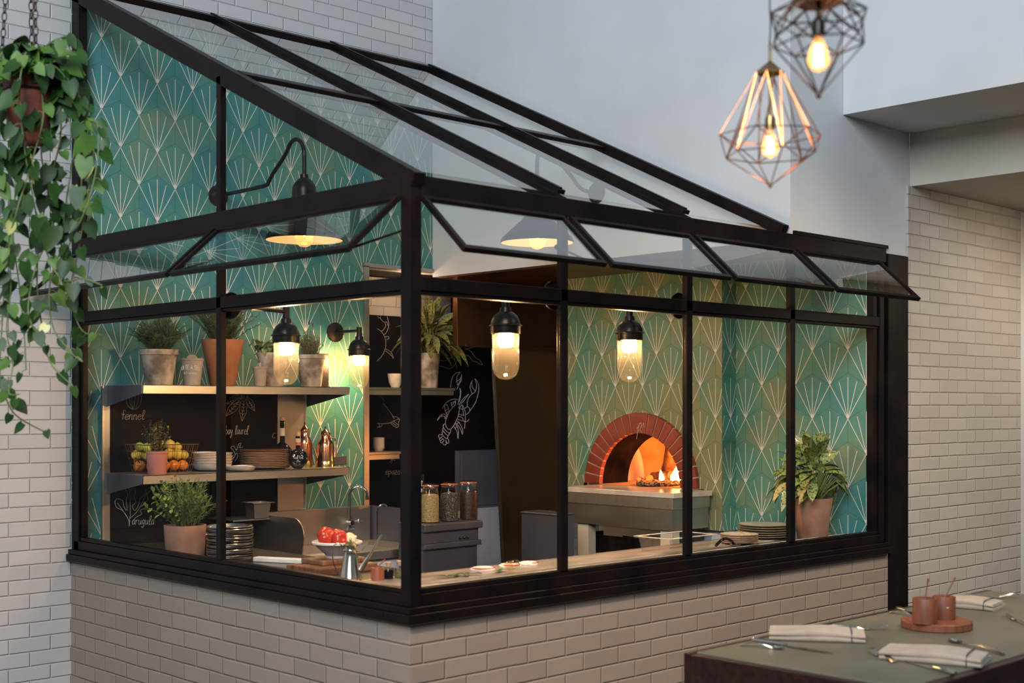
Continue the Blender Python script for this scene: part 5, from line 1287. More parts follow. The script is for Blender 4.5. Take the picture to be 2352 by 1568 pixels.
# polished oil cruet on the front ledge corner
MT['nickel'] = pm('polished_nickel_brass', (0.62,0.54,0.42), (0.74,0.68,0.58), 8, 0.12, 1.0)
cq = onZ(805, 1342, CL+0.0); k = 1/ppm(cq); cq = Vector((cq.x, cq.y, CL))
t = thing('oil_cruet', 'polished metal oil cruet with a long straight spout near the corner post', 'cruet', cq, -0.72)
H = 104*k*1.04; r = 26*k
MB().lathe([(0.001,0),(r*1.05,0),(r*1.05,H*0.04),(r*0.98,H*0.10),(r*1.0,H*0.11),(r*0.96,H*0.13),(r*0.62,H*0.62),(r*0.52,H*0.72),(r*0.55,H*0.735),(r*0.52,H*0.75),(r*0.54,H*0.82)], 40).build('cruet_body', MT['nickel'], t)
MB().lathe([(r*0.62,H*0.82),(r*0.66,H*0.835),(r*0.60,H*0.85),(r*0.50,H*0.86),(r*0.36,H*0.90),(r*0.16,H*0.925),(r*0.07,H*0.94),(r*0.12,H*0.96),(r*0.10,H*0.98),(0.001,H*1.0)], 28).build('lid', MT['gold'], t)
MB().tube([(r*0.85, 0, H*0.30), (r*1.7, 0, H*0.62), (r*2.75, 0, H*1.06)], [r*0.30, r*0.17, r*0.075], 14).build('spout', MT['nickel'], t)
MB().tube(smooth_line([(-r*0.55, 0, H*0.72), (-r*0.8, 0, H*0.84), (-r*1.25, 0, H*0.87), (-r*1.6, 0, H*0.74), (-r*1.45, 0, H*0.45), (-r*1.0, 0, H*0.20)], 4), r*0.055, 8).build('handle', MT['nickel'], t)
MB().tube(smooth_line([(r*0.55, 0, H*0.70), (r*0.95, 0, H*0.71), (r*1.5, 0, H*0.88), (r*2.2, 0, H*0.90)], 4), r*0.045, 6).build('spout_brace', MT['gold'], t)
# wooden salt pot with spoon and corked jars
def corner_spot(px, py): p = onZ(px, py, CZ+0.005); return Vector((p.x, p.y, CZ+0.0))
MT['red_wood'] = pm('reddish_wood', (0.26,0.065,0.028), (0.36,0.11,0.05), 9, 0.5, 0, 0.1, stretch=(4,4,1))
p = onZ(853, 1329, CZ+0.005); p.y = min(p.y, 0.46); p.z = CZ+0.0045; k = 1/ppm(p)
t = thing('wooden_pot', 'small round reddish wooden pot with a wooden spoon beside the cruet', 'pot', p)
MB().lathe([(0.001,0),(15*k,0),(15*k,28*k),(12*k,28.5*k),(12*k,24*k),(0.001,24*k)], 28).build('pot_body', MT['red_wood'], t)
MB().tube([(0.0, 0.0, 22*k), (0.006, -0.006, 34*k), (0.022, -0.022, 47*k)], [1.2*k, 1.4*k, 2*k], 8).build('spoon', MT['red_wood'], t)
for (px, w_, lab, mt_) in ((878, 11, 'tiny corked jar of dark spice next to the wooden pot', 'soot'), (903, 15, 'small corked glass jar of olive-green herbs near the corner post', 'herb_dry')):
    if 'herb_dry' not in MT: MT['herb_dry'] = pm('dried_herbs', (0.10,0.07,0.02), (0.25,0.19,0.07), 90, 0.9, 0, 0.5, 90)
    p = onZ(px, 1326-(px-878)*0.15, CZ+0.005); p.y = min(p.y, 0.46); p.z = CZ+0.0045; k = 1/ppm(p)
    t = thing('spice_jar', lab, 'jar', p)
    MB().lathe([(0.001,0),(w_*k,0),(w_*k,24*k),(w_*0.8*k,27*k),(w_*0.55*k,28*k),(w_*0.55*k,31*k),(w_*0.7*k,32*k)], 24).build('glass_body', MT['thin_glass'], t)
    MB().lathe([(0.001,1*k),(w_*0.92*k,1*k),(w_*0.92*k,20*k),(0.001,20*k)], 20).build('spice', MT[mt_], t)
    MB().lathe([(0.001,27*k),(w_*0.5*k,27*k),(w_*0.72*k,38*k),(0.001,38*k)], 16).build('cork', MT['cork'], t)

# --- three clip-top jars on the steel cabinet
MT['grain'] = pm('pale_grain', (0.14,0.09,0.035), (0.52,0.42,0.20), 330, 0.8, 0, 0.8, 120, lo=0.42, hi=0.55)
MT['seeds'] = pm('dark_mixed_seeds', (0.025,0.026,0.02), (0.55,0.52,0.42), 260, 0.7, 0, 0.8, 120, lo=0.58, hi=0.66)
MT['dark_beans'] = pm('dark_beans', (0.02,0.008,0.006), (0.05,0.02,0.012), 70, 0.5, 0, 0.6, 100)
MT['orange_seal'] = pm('orange_rubber_seal', (0.55,0.12,0.04), (0.62,0.16,0.06), 20, 0.5)
for (px, py, ct, lab) in ((988, 1192, 'grain', 'clip-top glass jar filled with pale grain, leftmost of three'), (1032, 1194, 'seeds', 'clip-top glass jar of dark speckled seeds, middle of three'), (1076, 1192, 'dark_beans', 'clip-top glass jar of dark beans, rightmost of three')):
    p = onY(px, 1190, 2.03); p.z = JZ+0.0005; k = 1/ppm(p)
    t = thing('clip_top_jar', lab, 'jar', p, -0.5+0.2*(px > 1000), 'clip-top jars on the steel cabinet')
    r = 21.5*k; h = 96*k
    MB().lathe([(0.001,0),(r*0.95,0.0),(r*1.0,0.006),(r*1.0,h*0.60),(r*0.93,h*0.70),(r*0.82,h*0.78),(r*0.80,h*0.82),(r*0.84,h*0.85),(r*0.86,h*0.87)], 40).build('glass_body', MT['thin_glass'], t)
    MB().lathe([(0.001,0.004),(r*0.93,0.005),(r*0.94,h*0.58),(r*0.86,h*0.66),(r*0.5,h*0.68),(0.001,h*0.675)], 32).build('filling', MT[ct], t)
    lid = MB().lathe([(r*0.90,h*0.875),(r*0.92,h*0.885),(r*0.90,h*0.90),(r*0.55,h*0.935),(0.001,h*0.945)], 32).build('glass_lid', MT['thin_glass'], t)
    MB().tube([(r*0.9*math.cos(2*PI*i/32), r*0.9*math.sin(2*PI*i/32), h*0.875) for i in range(32)], 0.0022, 6, closed=True).build('rubber_seal', MT['orange_seal'], lid)
    m = MB(); m.tube(smooth_line([(0.01, -r*0.92, h*0.90), (0.004, -r*1.02, h*0.86), (0.0, -r*1.0, h*0.80), (-0.006, -r*0.98, h*0.86)], 3), 0.0012, 5); m.tube([(r*0.83*math.cos(2*PI*i/24), r*0.83*math.sin(2*PI*i/24), h*0.82) for i in range(24)], 0.0011, 5, closed=True)
    m.build('wire_clip', MT['chrome'], t)

# --- front counter: dough and leaves, jar on its side, clear container, plates
def fc_pt(px, py, z=CZ): p = onZ(px, py, z); return Vector((p.x, p.y, z))
MT['bread'] = pm('floured_dough', (0.66,0.58,0.48), (0.78,0.72,0.62), 14, 0.85, 0, 0.3)
MT['radish'] = pm('radish_skin', (0.42,0.05,0.06), (0.55,0.12,0.12), 30, 0.5)
MT['leaf_dark'] = pm('dark_basil_leaf', (0.02,0.07,0.015), (0.05,0.13,0.03), 14, 0.45)
top_z = CZ+0.0045
for i, (px, w_, lab) in enumerate(((1110, 0.055, 'left floured dough round on the marble prep counter'), (1170, 0.05, 'middle floured dough round behind the lying glass'), (1215, 0.045, 'right floured dough round on the marble prep counter'))):
    p = onY(px, 1290, 0.40); p.z = top_z
    t = thing('dough_round', lab, 'dough', p, i, 'dough rounds on the marble counter')
    MB().lathe([(0.001,0),(w_,0),(w_*1.02,0.006),(w_*0.8,0.013),(0.001,0.017)], 28, (0,0,0), 0, lambda R_, Z_, a: (R_*(1+0.06*math.sin(3*a)), Z_)).build('dough', MT['bread'], t)
    m = MB(); m.tube([(w_*0.9*math.cos(a_/6), w_*0.9*math.sin(a_/6), 0.010) for a_ in range(14, 36)], 0.0035, 6); m.build('tomato_slice', MT['radish'], t)
for i, (px, lab) in enumerate(((1028, 'small dark green leaf at the left end of the marble counter'), (1050, 'dark green leaf lying by the corner end of the marble counter'), (1068, 'pale veined leaf between the dark leaves on the marble counter'), (1086, 'dark green leaf beside the dough on the marble counter'), (1145, 'dark green leaf leaning on the left dough round'))):
    p = onY(px, 1305, 0.30); p.z = top_z+0.006
    m = MB()
    for j in range(2): m.leaf((0,0,0), (math.cos(i+j*2.2), math.sin(i+j*2.2), 0.25), (0,0,1), 0.045, 0.028, 'oval', 0.4)
    o = m.build('herb_leaf', MT['leaf_dark'], loc=p); tag(o, lab, 'leaf', 'herb leaves on the marble counter')
p = onY(1176, 1300, 0.24); p.z = CZ+0.022+0.0152
t = thing('glass_tumbler', 'short clear glass tumbler lying on its side on the steel ledge', 'glass', p, 0.1)
MB().lathe([(0.001,-0.034),(0.018,-0.034),(0.022,-0.028),(0.0225,0.030),(0.020,0.034),(0.0185,0.030),(0.0185,-0.024),(0.001,-0.026)], 32, (0,0,0), 0, None, False, False, Vector((1, 0.15, 0))).build('glass_body', MT['jar_glass'], t)
MB().tube([(0.034+0.0, 0.022*math.cos(2*PI*i/20)+0.005, 0.022*math.sin(2*PI*i/20)) for i in range(20)], 0.0012, 5, closed=True).build('rim', MT['thin_glass'], t)
# clear polycarbonate container
p = onY(1552, 1262, 0.30); p.z = top_z; k = 1/ppm(p)
t = thing('clear_container', 'clear plastic food container with a wide rim on the front counter', 'container', p)
MT['clear_plastic'] = glass('clear_plastic', (0.93,0.92,0.90), 2.2, 0.05, 0.05)
MT['plastic_rim'] = pm('clear_plastic_rim', (0.45,0.40,0.34), (0.55,0.50,0.44), 10, 0.2)
cw, cd, ch = 0.17, 0.10, 0.075
m = MB(); m.add([(-cw*.9,-cd*.9,0),(cw*.9,-cd*.9,0),(cw*.9,cd*.9,0),(-cw*.9,cd*.9,0),(-cw,-cd,ch),(cw,-cd,ch),(cw,cd,ch),(-cw,cd,ch)], [(0,3,2,1),(0,1,5,4),(1,2,6,5),(2,3,7,6),(3,0,4,7)])
m.build('container_body', MT['clear_plastic'], t, smooth=False)
m = MB(); ow, od = cw*1.10, cd*1.18
m.box(-ow,-od,ch,ow,-cd,ch+0.004); m.box(-ow,cd,ch,ow,od,ch+0.004); m.box(-ow,-cd,ch,-cw,cd,ch+0.004); m.box(cw,-cd,ch,ow,cd,ch+0.004); m.build('container_rim', MT['plastic_rim'], t, smooth=False, bevel=0.0015)
p2 = Vector((p.x+0.31, 0.21, CZ+0.0005))
t = thing('serving_spoon', 'dark curved serving spoon on a folded clear wrap beside the speckled plates', 'spoon', p2)
m = MB(); m.tube(smooth_line([(-0.10, 0.0, 0.020), (-0.05, 0.005, 0.042), (0.0, 0.01, 0.048), (0.05, 0.012, 0.03), (0.07, 0.012, 0.012)], 4), [0.008]*17, 10); m.build('handle', MT['black_gloss'], t)
m = MB().lathe([(0.001,0),(0.02,0.003),(0.030,0.012),(0.028,0.013),(0.018,0.005),(0.001,0.003)], 24, (0.08, 0.012, 0)); m.build('spoon_bowl', MT['chrome'], t)
def fplates(px, Yp, wpx, n, dz, mtf, rim, desc, grp):
    p = onY(px, 1240, Yp); p.z = (CZ if Yp < 0.26 else top_z)+0.0005; k = 1/ppm(p)
    plate_stack(p, wpx*k, n, dz, mtf, 'stoneware_plate', grp, desc, rim, 0.003, 0.013)
fplates(1698, 0.28, 44, 5, 0.0095, lambda kk: MT['speckled'] if kk == 0 else MT['cream_plate'], MT['brown_rim'], 'small speckled plate, %s in the front counter stack', 'small speckled plates on the front counter')
fplates(1757, 0.37, 61, 6, 0.0125, lambda kk: MT['sage_plate'], MT['brown_rim'], 'wide sage green plate, %s in the front counter stack', 'wide sage plates on the front counter')
# small mirror-finish dishes on the pantry shelves
p = onY(908, 885, 3.14); p.z = ps[0]+0.0005; k = 1/ppm(p)
o = MB().lathe([(0.001,0),(9*k,0),(15*k,12*k),(18*k,32*k),(16.5*k,32*k),(13*k,12*k),(0.001,4*k)], 32).build('bowl', MT['white_stone'], loc=p); tag(o, 'white crackled bowl on the upper pantry shelf', 'bowl')
p = onY(870, 1030, 3.14); p.z = ps[1]+0.0005; k = 1/ppm(p); p.x = max(p.x, 2.11)
for i in range(6):
    o = MB().lathe([(0.001,0),(9*k,0),(13*k,6*k),(14*k,10*k),(12.5*k,10*k),(0.001,2*k)], 24).build('bowl', MT['cream_plate'], loc=(p.x, p.y, p.z+i*4.2*k)); tag(o, 'ribbed tan bowl, %s, in the lower pantry shelf stack' % nth(5-i, 6), 'bowl', 'tan bowls on the lower pantry shelf')
p = onY(903, 1030, 3.16); p.z = ps[1]+0.0005
for i in range(8):
    o = MB().lathe([(0.001,0),(14*k,0),(21*k,3*k),(20*k,4*k),(0.001,1.5*k)], 28).build('dark_plate', MT['black_gloss'], loc=(p.x+0.01, p.y, p.z+i*3.4*k)); tag(o, 'dark glossy plate, %s of the stack on the lower pantry shelf' % nth(7-i, 8), 'plate', 'dark plates on the lower pantry shelf')
for i, (px, lab) in enumerate(((982, 'dark wine bottle standing behind the grain jar'), (1003, 'second dark wine bottle behind the middle jar'))):
    p = onY(px, 1100, 2.45); k = 1/ppm(p); zb = JZ-0.3
    if i == 0:
        MBs = MB().box(1.98, 2.36, FL, 2.20, 2.60, 1.16); o = MBs.build('low_cabinet', MT['black_metal'], smooth=False); tag(o, 'low dark cabinet behind the jars carrying the wine bottles', 'cabinet')
    p.z = 1.1605; p.x = 2.05+0.09*i; p.y = 2.48
    t = thing('wine_bottle', lab, 'bottle', p, 0, 'dark wine bottles behind the jars')
    MB().lathe([(0.001,0),(0.037,0),(0.038,0.01),(0.038,0.19),(0.030,0.22),(0.015,0.25),(0.0135,0.29)], 24).build('bottle_body', MT['black_gloss'], t)
    MB().lathe([(0.0145,0.27),(0.015,0.27),(0.015,0.305),(0.001,0.306)], 16).build('capsule', MT['black_metal'], t)
# ================================================================= PLANTS
MT['rosemary'] = pm('rosemary_needles', (0.035,0.085,0.030), (0.12,0.19,0.065), 9, 0.55)
MT['rosemary_l'] = pm('fresh_rosemary_needles', (0.08,0.16,0.03), (0.23,0.33,0.09), 9, 0.55)
MT['herb_bright'] = pm('bright_herb_leaf', (0.10,0.21,0.03), (0.26,0.38,0.08), 14, 0.5)
MT['sage_leaf'] = pm('soft_sage_leaf', (0.10,0.17,0.05), (0.24,0.32,0.12), 14, 0.6)
MT['lavender_leaf'] = pm('grey_green_lavender', (0.14,0.18,0.10), (0.26,0.30,0.17), 16, 0.7)
MT['wispy'] = pm('wispy_olive_leaf', (0.13,0.13,0.025), (0.32,0.29,0.06), 16, 0.6)
MT['twig'] = pm('brown_twig', (0.06,0.04,0.02), (0.12,0.08,0.04), 20, 0.8)
MT['bud'] = pm('purple_bud', (0.07,0.03,0.09), (0.13,0.06,0.16), 40, 0.7)
MT['pothos_d'] = pm('pothos_dark_leaf', (0.010,0.035,0.007), (0.028,0.082,0.013), 7, 0.45, spec=0.3)
MT['pothos_l'] = pm('pothos_light_leaf', (0.045,0.12,0.016), (0.11,0.21,0.035), 7, 0.45, spec=0.3)
MT['pothos_y'] = pm('pothos_yellow_leaf', (0.42,0.46,0.13), (0.60,0.60,0.24), 7, 0.4)
MT['vine'] = pm('green_vine', (0.10,0.15,0.04), (0.17,0.21,0.07), 9, 0.6)
MT['agla'] = pm('variegated_leaf', (0.014,0.055,0.012), (0.27,0.32,0.10), 75, 0.35, lo=0.40, hi=0.50, detail=7, coat=0.15)
MT['agla_y'] = pm('variegated_leaf_yellowing', (0.04,0.09,0.02), (0.44,0.36,0.15), 60, 0.4, lo=0.38, hi=0.52, detail=6)
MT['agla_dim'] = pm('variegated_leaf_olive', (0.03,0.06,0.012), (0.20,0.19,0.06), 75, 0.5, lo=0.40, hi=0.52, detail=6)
def stems(r, n, R0, spread, H, droop, seed, lift=0.0):
    g = random.Random(seed); out = []
    for i in range(n):
        a = g.random()*2*PI; rr = R0*math.sqrt(g.random()); hh = H*(0.55+0.45*g.random())*(1-0.25*(rr/R0)**2)
        o = spread*(rr/R0)*(0.6+0.6*g.random())
        p = [Vector((rr*0.6*math.cos(a), rr*0.6*math.sin(a), lift))]
        for j in range(1, 7):
            t = j/6; p.append(Vector(((rr*0.6+o*t**1.3)*math.cos(a+0.3*t*g.uniform(-1,1)), (rr*0.6+o*t**1.3)*math.sin(a), lift+hh*(t-droop*t*t*(rr/R0)))))
        out.append(p)
    return out
def needle_plant(key, n, spread, H, mat, seed, nl=0.016, nw=0.0028, per=46, droop=0.12, extra=None):
    t, r, h, k = POTS[key]; g = random.Random(seed)
    S_ = stems(r, n, r*0.85, spread, H, droop, seed, h-0.015)
    if extra: S_ += extra
    m = MB(); lf = MB()
    for p in S_:
        m.tube(p, [0.0016]*(len(p)-1)+[0.0006], 5)
        for j in range(per):
            tt = 0.12+0.88*j/per; x = tt*(len(p)-1); i = min(int(x), len(p)-2); q = p[i].lerp(p[i+1], x-i); d = (p[i+1]-p[i]).normalized()
            a = j*2.4+g.random(); s_ = d.orthogonal().normalized(); b = d.cross(s_)
            dr = d*0.9+(s_*math.cos(a)+b*math.sin(a))*(0.85 if tt < 0.9 else 0.35)
            lf.leaf(q, dr, d, nl*(0.7+0.5*g.random()), nw, 'needle', 0.1, 0.1, 2)
    m.build('stems', MT['twig'], t); lf.build('foliage', mat, t)
def leaf_plant(key, n, spread, H, mat, seed, L, W, per=7, droop=0.12, shape='oval', name='foliage', tdir=0.7, ct=None, twig='stem_green'):
    t, r, h, k = POTS[key]; g = random.Random(seed); S_ = stems(r, n, r*0.85, spread, H, droop, seed, h-0.015); m = MB(); lf = MB()
    for p in S_:
        if ct: p = [q+Vector(ct)*(i/6) for i, q in enumerate(p)]
        m.tube(p, [0.0013]*(len(p)-1)+[0.0006], 5)
        for j in range(per):
            tt = 0.2+0.8*(j+1)/per; x = min(tt*(len(p)-1), len(p)-1.001); i = int(x); q = p[i].lerp(p[i+1], x-i); d = (p[i+1]-p[i]).normalized()
            for s2 in (0, 1):
                a = j*1.57+s2*PI+g.random()*0.5; s_ = d.orthogonal().normalized(); b = d.cross(s_)
                dr = d*(1-tdir)+(s_*math.cos(a)+b*math.sin(a))*tdir
                sc_ = (0.65+0.5*g.random())*(0.7 if tt > 0.95 else 1)
                lf.leaf(q, dr, Vector((0,0,1)), L*sc_, W*sc_, shape, 0.5, 0.25, 4)
    m.build('stems', MT[twig], t); lf.build(name, mat, t)
needle_plant('rosemary_a', 120, 0.105, 0.235, MT['rosemary'], 11, 0.024, 0.0040, 52, 0.25)
needle_plant('rosemary_b', 120, 0.12, 0.29, MT['rosemary'], 12, 0.022, 0.0036, 54, 0.15, extra=[[Vector((0.0, 0.0, POTS['rosemary_b'][2])), Vector((-0.02, 0, POTS['rosemary_b'][2]+0.15)), Vector((-0.035, 0, POTS['rosemary_b'][2]+0.30))]])
leaf_plant('rosemary_b', 3, 0.03, 0.36, MT['herb_bright'], 31, 0.03, 0.018, 5, name='mint_sprigs')
leaf_plant('basil', 14, 0.06, 0.11, MT['sage_leaf'], 13, 0.055, 0.032, 4)
needle_plant('lavender', 75, 0.045, 0.17, MT['lavender_leaf'], 14, 0.015, 0.0034, 44, 0.05)
t, r, h, k = POTS['lavender']
for (x, zz) in ((-0.012, 0.205), (0.014, 0.195)):
    m = MB(); m.tube([(x*0.4, 0, h), (x, 0, h+zz-0.02)], 0.0012, 5)
    o = m.build('flower_stalk', MT['stem_green'], t)
    m = MB(); m.lathe([(0.001,-0.012),(0.005,-0.006),(0.005,0.004),(0.001,0.014)], 10, (x, 0, h+zz-0.015)); m.build('flower_bud', MT['bud'], o)
leaf_plant('rose', 40, 0.055, 0.20, MT['wispy'], 15, 0.014, 0.010, 10, 0.0, twig='twig')
# planter: broad leaves to the left, rosemary to the right
leaf_plant('planter', 40, 0.11, 0.27, MT['herb_bright'], 16, 0.034, 0.022, 7, 0.15, ct=(-0.03, 0.06, 0), name='broad_herb_foliage')
t, r, h, k = POTS['planter']; g = random.Random(17)
needle_plant('planter', 70, 0.11, 0.29, MT['rosemary_l'], 18, 0.024, 0.0034, 50, 0.05)
# variegated plants
Fv_ = Vector((F.x, F.y, 0))
def agla(t, r, h, n, L, W, Hs, sp, seed, mats, ylo=-9, yhi=9):
    g = random.Random(seed); lf = MB(); st = MB()
    for i in range(n):
        f_ = (i+0.5)/n; a = i*2.39996+g.random()*0.3
        el = 1.35-1.75*f_**0.85+g.uniform(-0.35, 0.35)          # from upright centre to drooping skirt
        base = Vector((0.35*r*math.cos(a)*f_, 0.35*r*math.sin(a)*f_, h-0.02))
        hh = Hs*(1-0.75*f_)*(0.85+0.3*g.random()); out = sp*(f_**0.7)*(0.35+0.2*g.random())
        tip = base+Vector((out*math.cos(a), out*math.sin(a), hh+0.03))
        st.tube([base, base.lerp(tip, 0.5)+Vector((0,0,0.012)), tip], [0.004, 0.0032, 0.0022], 6)
        d = Vector((math.cos(a)*math.cos(el), math.sin(a)*math.cos(el), math.sin(el)))
        Lk = L*(0.75+0.45*g.random())
        if tip.y+d.y*Lk > yhi or tip.y+d.y*Lk < ylo: d.y *= -0.4; d.normalize(); tip.y *= 0.5
        mi = g.choices(range(len(mats)), [0.8, 0.2][:len(mats)])[0]
        upv = (Vector((0,0,1))-Fv_*0.55+Vector((g.uniform(-.7,.7), g.uniform(-.7,.7), 0))).normalized()
        lf.leaf(tip, d, upv, Lk, W*(0.8+0.35*g.random()), 'lance', 0.85*(0.6+f_), 0.22, 8, mi)
    st.build('stems', MT['stem_green'], t); lf.build('foliage', mats, t)
p = onY(1866, 1243, 0.20); p.z = CZ+0.0005; k = 1/ppm(p)
t = thing('potted_variegated_plant', 'large variegated plant in a dull terracotta pot at the right end of the front counter', 'potted plant', p)
H = 92*k; pot_at(t, 46*k, 33*k, H, MT['terra_dull'])
agla(t, 46*k, H, 110, 0.15, 0.062, 0.22, 0.24, 21, [MT['agla'], MT['agla_y']], -0.145)
p = onY(985, 885, 3.12); p.z = ps[0]+0.0005; k = 1/ppm(p); p.x = min(p.x, onY(1046, 893, 3.02).x-0.10)
t = thing('potted_variegated_plant', 'variegated plant in a tall pale clay pot on the upper pantry shelf', 'potted plant', p)
H = 80*k; pot_at(t, 26*k, 19*k, H, MT['aged_pot'])
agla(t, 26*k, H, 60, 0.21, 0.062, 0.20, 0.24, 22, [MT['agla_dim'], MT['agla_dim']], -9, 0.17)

# ---------------------------------------------------------------- hanging pothos
PD = 4.9; pk = PD/F_PX
hp = at_depth(66, 330, PD)
ht = thing('hanging_pothos', 'trailing heart-leaved vine plant in a rust red pot hung on three chains', 'hanging plant', hp, 0.0)
ph_ = 165*pk
MT['rust_pot'] = pm('rust_red_pot', (0.17,0.04,0.022), (0.30,0.085,0.045), 9, 0.6, 0, 0.2)
MB().lathe([(0.001,0),(38*pk,0),(46*pk,30*pk),(60*pk,150*pk),(63*pk,152*pk),(63*pk,165*pk),(57*pk,165*pk),(55*pk,140*pk),(0.001,140*pk)], 36).build('pot', MT['rust_pot'], ht)
m = MB(); m.tube([(59*pk*math.cos(2*PI*i/36), 59*pk*math.sin(2*PI*i/36), 118*pk) for i in range(36)], 0.005, 6, closed=True)
for i in range(3):
    a = 2*PI*i/3+0.9; m.tube([(59*pk*math.cos(a), 59*pk*math.sin(a), 118*pk), (64*pk*math.cos(a), 64*pk*math.sin(a), 168*pk)], 0.003, 6)
m.build('iron_hoop', MT['black_wire'], ht)
Rv = Vector((R.x, R.y, 0)); Fv = Vector((F.x, F.y, 0))
for (dx, dy) in ((-60, -10), (-8, 45), (28, -30)):     # chains from the rim up to the hook
    m = MB(); a = Rv*dx*pk+Fv*dy*pk+Vector((0,0,168*pk)); b = Rv*((dx+60)*0.35-22)*pk+Vector((0,0,820*pk))
    L_ = (b-a).length; n = int(L_/0.030); d = (b-a).normalized(); s0 = d.orthogonal().normalized(); s1 = d.cross(s0)
    for i in range(n):
        c = a+d*(i+0.5)*L_/n; s_ = s0 if i % 2 else s1
        m.tube([c+d*0.0185*math.sin(2*PI*j/12)+s_*0.0085*math.cos(2*PI*j/12) for j in range(12)], 0.0024, 5, closed=True)
    m.build('chain', MT['black_wire'], ht)
g = random.Random(5)
def pt(px, py, dd=0.0): return at_depth(px, py, PD+dd)-hp
vines = [  # (points as seen, depth offset)
 [(66,168),(110,120),(150,150),(185,230),(215,330),(205,430),(190,520),(175,600),(150,700)],
 [(66,168),(30,110),(10,170),(20,300),(35,420),(30,540),(45,660),(55,760),(60,850)],
 [(66,168),(90,130),(130,180),(140,300),(120,400),(95,520),(85,640),(95,740),(115,830),(165,885)],
 [(66,168),(60,120),(45,200),(55,330),(75,450),(100,560),(140,640),(190,640),(235,655)],
 [(66,168),(20,130),(-20,220),(-15,380),(0,500),(10,620),(5,740),(0,860),(18,925),(45,960),(110,995)],
 [(66,168),(120,150),(165,200),(200,270),(225,290),(222,380),(200,470),(160,560),(130,620)],
 [(66,168),(100,110),(150,90),(170,170),(180,260),(165,380),(150,480),(140,600),(160,690),(190,760),(235,770)],
 [(66,168),(80,150),(100,260),(70,380),(40,480),(20,560),(25,660),(15,760),(30,830),(20,900),(45,905)],
 [(66,168),(40,100),(0,130),(-30,250),(-20,420),(-10,560),(-5,700),(-10,800)],
 [(66,168),(110,130),(145,240),(180,340),(185,450),(150,550),(115,650),(125,760),(190,830),(150,800)],
 [(66,168),(85,120),(120,230),(95,340),(110,440),(120,520),(80,620),(65,720),(95,780)],
]
vm = MB(); lf = MB()
def pleaf(q, d, sz, mi):
    # heart leaf turned mostly towards the room
    up = (-Fv*0.8+Vector((g.uniform(-.6,.6), g.uniform(-.6,.6), g.uniform(0.1,0.9)))).normalized()
    lf.leaf(q, d, up, sz, sz*0.78, 'heart', 0.35, g.uniform(-0.1, 0.35), 5, mi)
for vi, v in enumerate(vines):
    dd = g.uniform(-0.14, 0.12)
    P3 = smooth_line([pt(x, y, dd+(0.06*math.sin(i+vi))) for i, (x, y) in enumerate(v)], 6)
    vm.tube(P3, 0.0028, 6)
    acc = 0; step = 0.021
    for i in range(1, len(P3)):
        acc += (P3[i]-P3[i-1]).length; fr = i/len(P3)
        if acc > step*(1+1.6*fr):
            acc = 0
            side = g.choice((-1, 1)); d = (Rv*side*g.uniform(0.2, 1.0)+Vector((0,0,g.uniform(-1.0, -0.15)))+Fv*g.uniform(-0.5,0.3)).normalized()
            e_ = P3[i]+d*g.uniform(0.015, 0.035)+Vector((0,0,0.012))
            vm.tube([P3[i], (P3[i]+e_)/2+Vector((0,0,0.006)), e_], 0.0014, 4)
            sz = g.uniform(0.055, 0.105)*(1.0-0.42*fr)
            pleaf(e_, (d+Vector((0,0,-0.5))).normalized(), sz, g.choices((0,1,2), (0.72,0.27,0.01))[0])
# crown over the pot
for i in range(150):
    a = g.random()*2*PI; rr = g.uniform(0.02, 0.145); z = 175*pk+0.075*(1-rr/0.15)+g.uniform(-0.10, 0.045)*(rr/0.14)
    q = Vector((rr*math.cos(a), rr*math.sin(a), z)); d = Vector((math.cos(a), math.sin(a), g.uniform(-0.9, 0.3))).normalized()
    vm.tube([Vector((rr*0.3*math.cos(a), rr*0.3*math.sin(a), 160*pk)), q], 0.0015, 4)
    pleaf(q, d, g.uniform(0.055, 0.095), g.choices((0,1,2), (0.6,0.38,0.02))[0])
for (x, y, s_, mi) in ((30,345,0.125,0), (68,360,0.10,2), (205,310,0.085,1), (195,360,0.085,1), (140,92,0.06,1), (120,420,0.085,0), (90,500,0.09,0), (180,430,0.085,0), (120,520,0.10,0), (40,460,0.09,0), (60,600,0.08,0), (150,600,0.07,0)):
    q = pt(x, y, -0.12); pleaf(q, Vector((g.uniform(-.3,.3), 0, -1)), s_, mi)
vm.build('vines', MT['vine'], ht); lf.build('foliage', [MT['pothos_d'], MT['pothos_l'], MT['pothos_y']], ht)
# ================================================================= DINING TABLE
TZ = 1.05
MT['table_top'] = pm('grey_green_table_top', (0.11,0.108,0.082), (0.165,0.155,0.115), 3, 0.42, 0, 0.02, 60, rvar=0.06)
MT['table_edge'] = pm('dark_reddish_table_wood', (0.012,0.0035,0.003), (0.028,0.008,0.006), 7, 0.35, 0, 0.05, 60, stretch=(1,6,6))
MT['linen'] = pm('cream_linen', (0.36,0.285,0.215), (0.43,0.35,0.27), 12, 0.95, 0, 0.25, 300, sheen=0.2)
MT['linen_stripe'] = pm('dark_blue_stripe', (0.02,0.03,0.04), (0.04,0.05,0.07), 30, 0.9)
MT['cutlery'] = pm('polished_cutlery', (0.55,0.53,0.49), (0.65,0.63,0.59), 10, 0.14, 1.0)
MT['cup_wood'] = pm('orange_brown_wood', (0.15,0.045,0.02), (0.25,0.08,0.037), 8, 0.5, 0, 0.1, stretch=(4,4,1))
c00 = onZ(1570, 1497, TZ); fr_ = onZ(2352, 1510, TZ)
X0 = c00.x; Y1 = c00.y; Y0 = fr_.y; X1 = 2.6
tb = thing('dining_table', 'long dining table with a grey green top and dark reddish wood edge', 'table', (X0, Y0, 0))
DX, DY = X1-X0, Y1-Y0
MB().box(0.035, 0.035, TZ-0.03, DX-0.03, DY-0.03, TZ).build('table_top', MT['table_top'], tb, smooth=False, bevel=0.002)
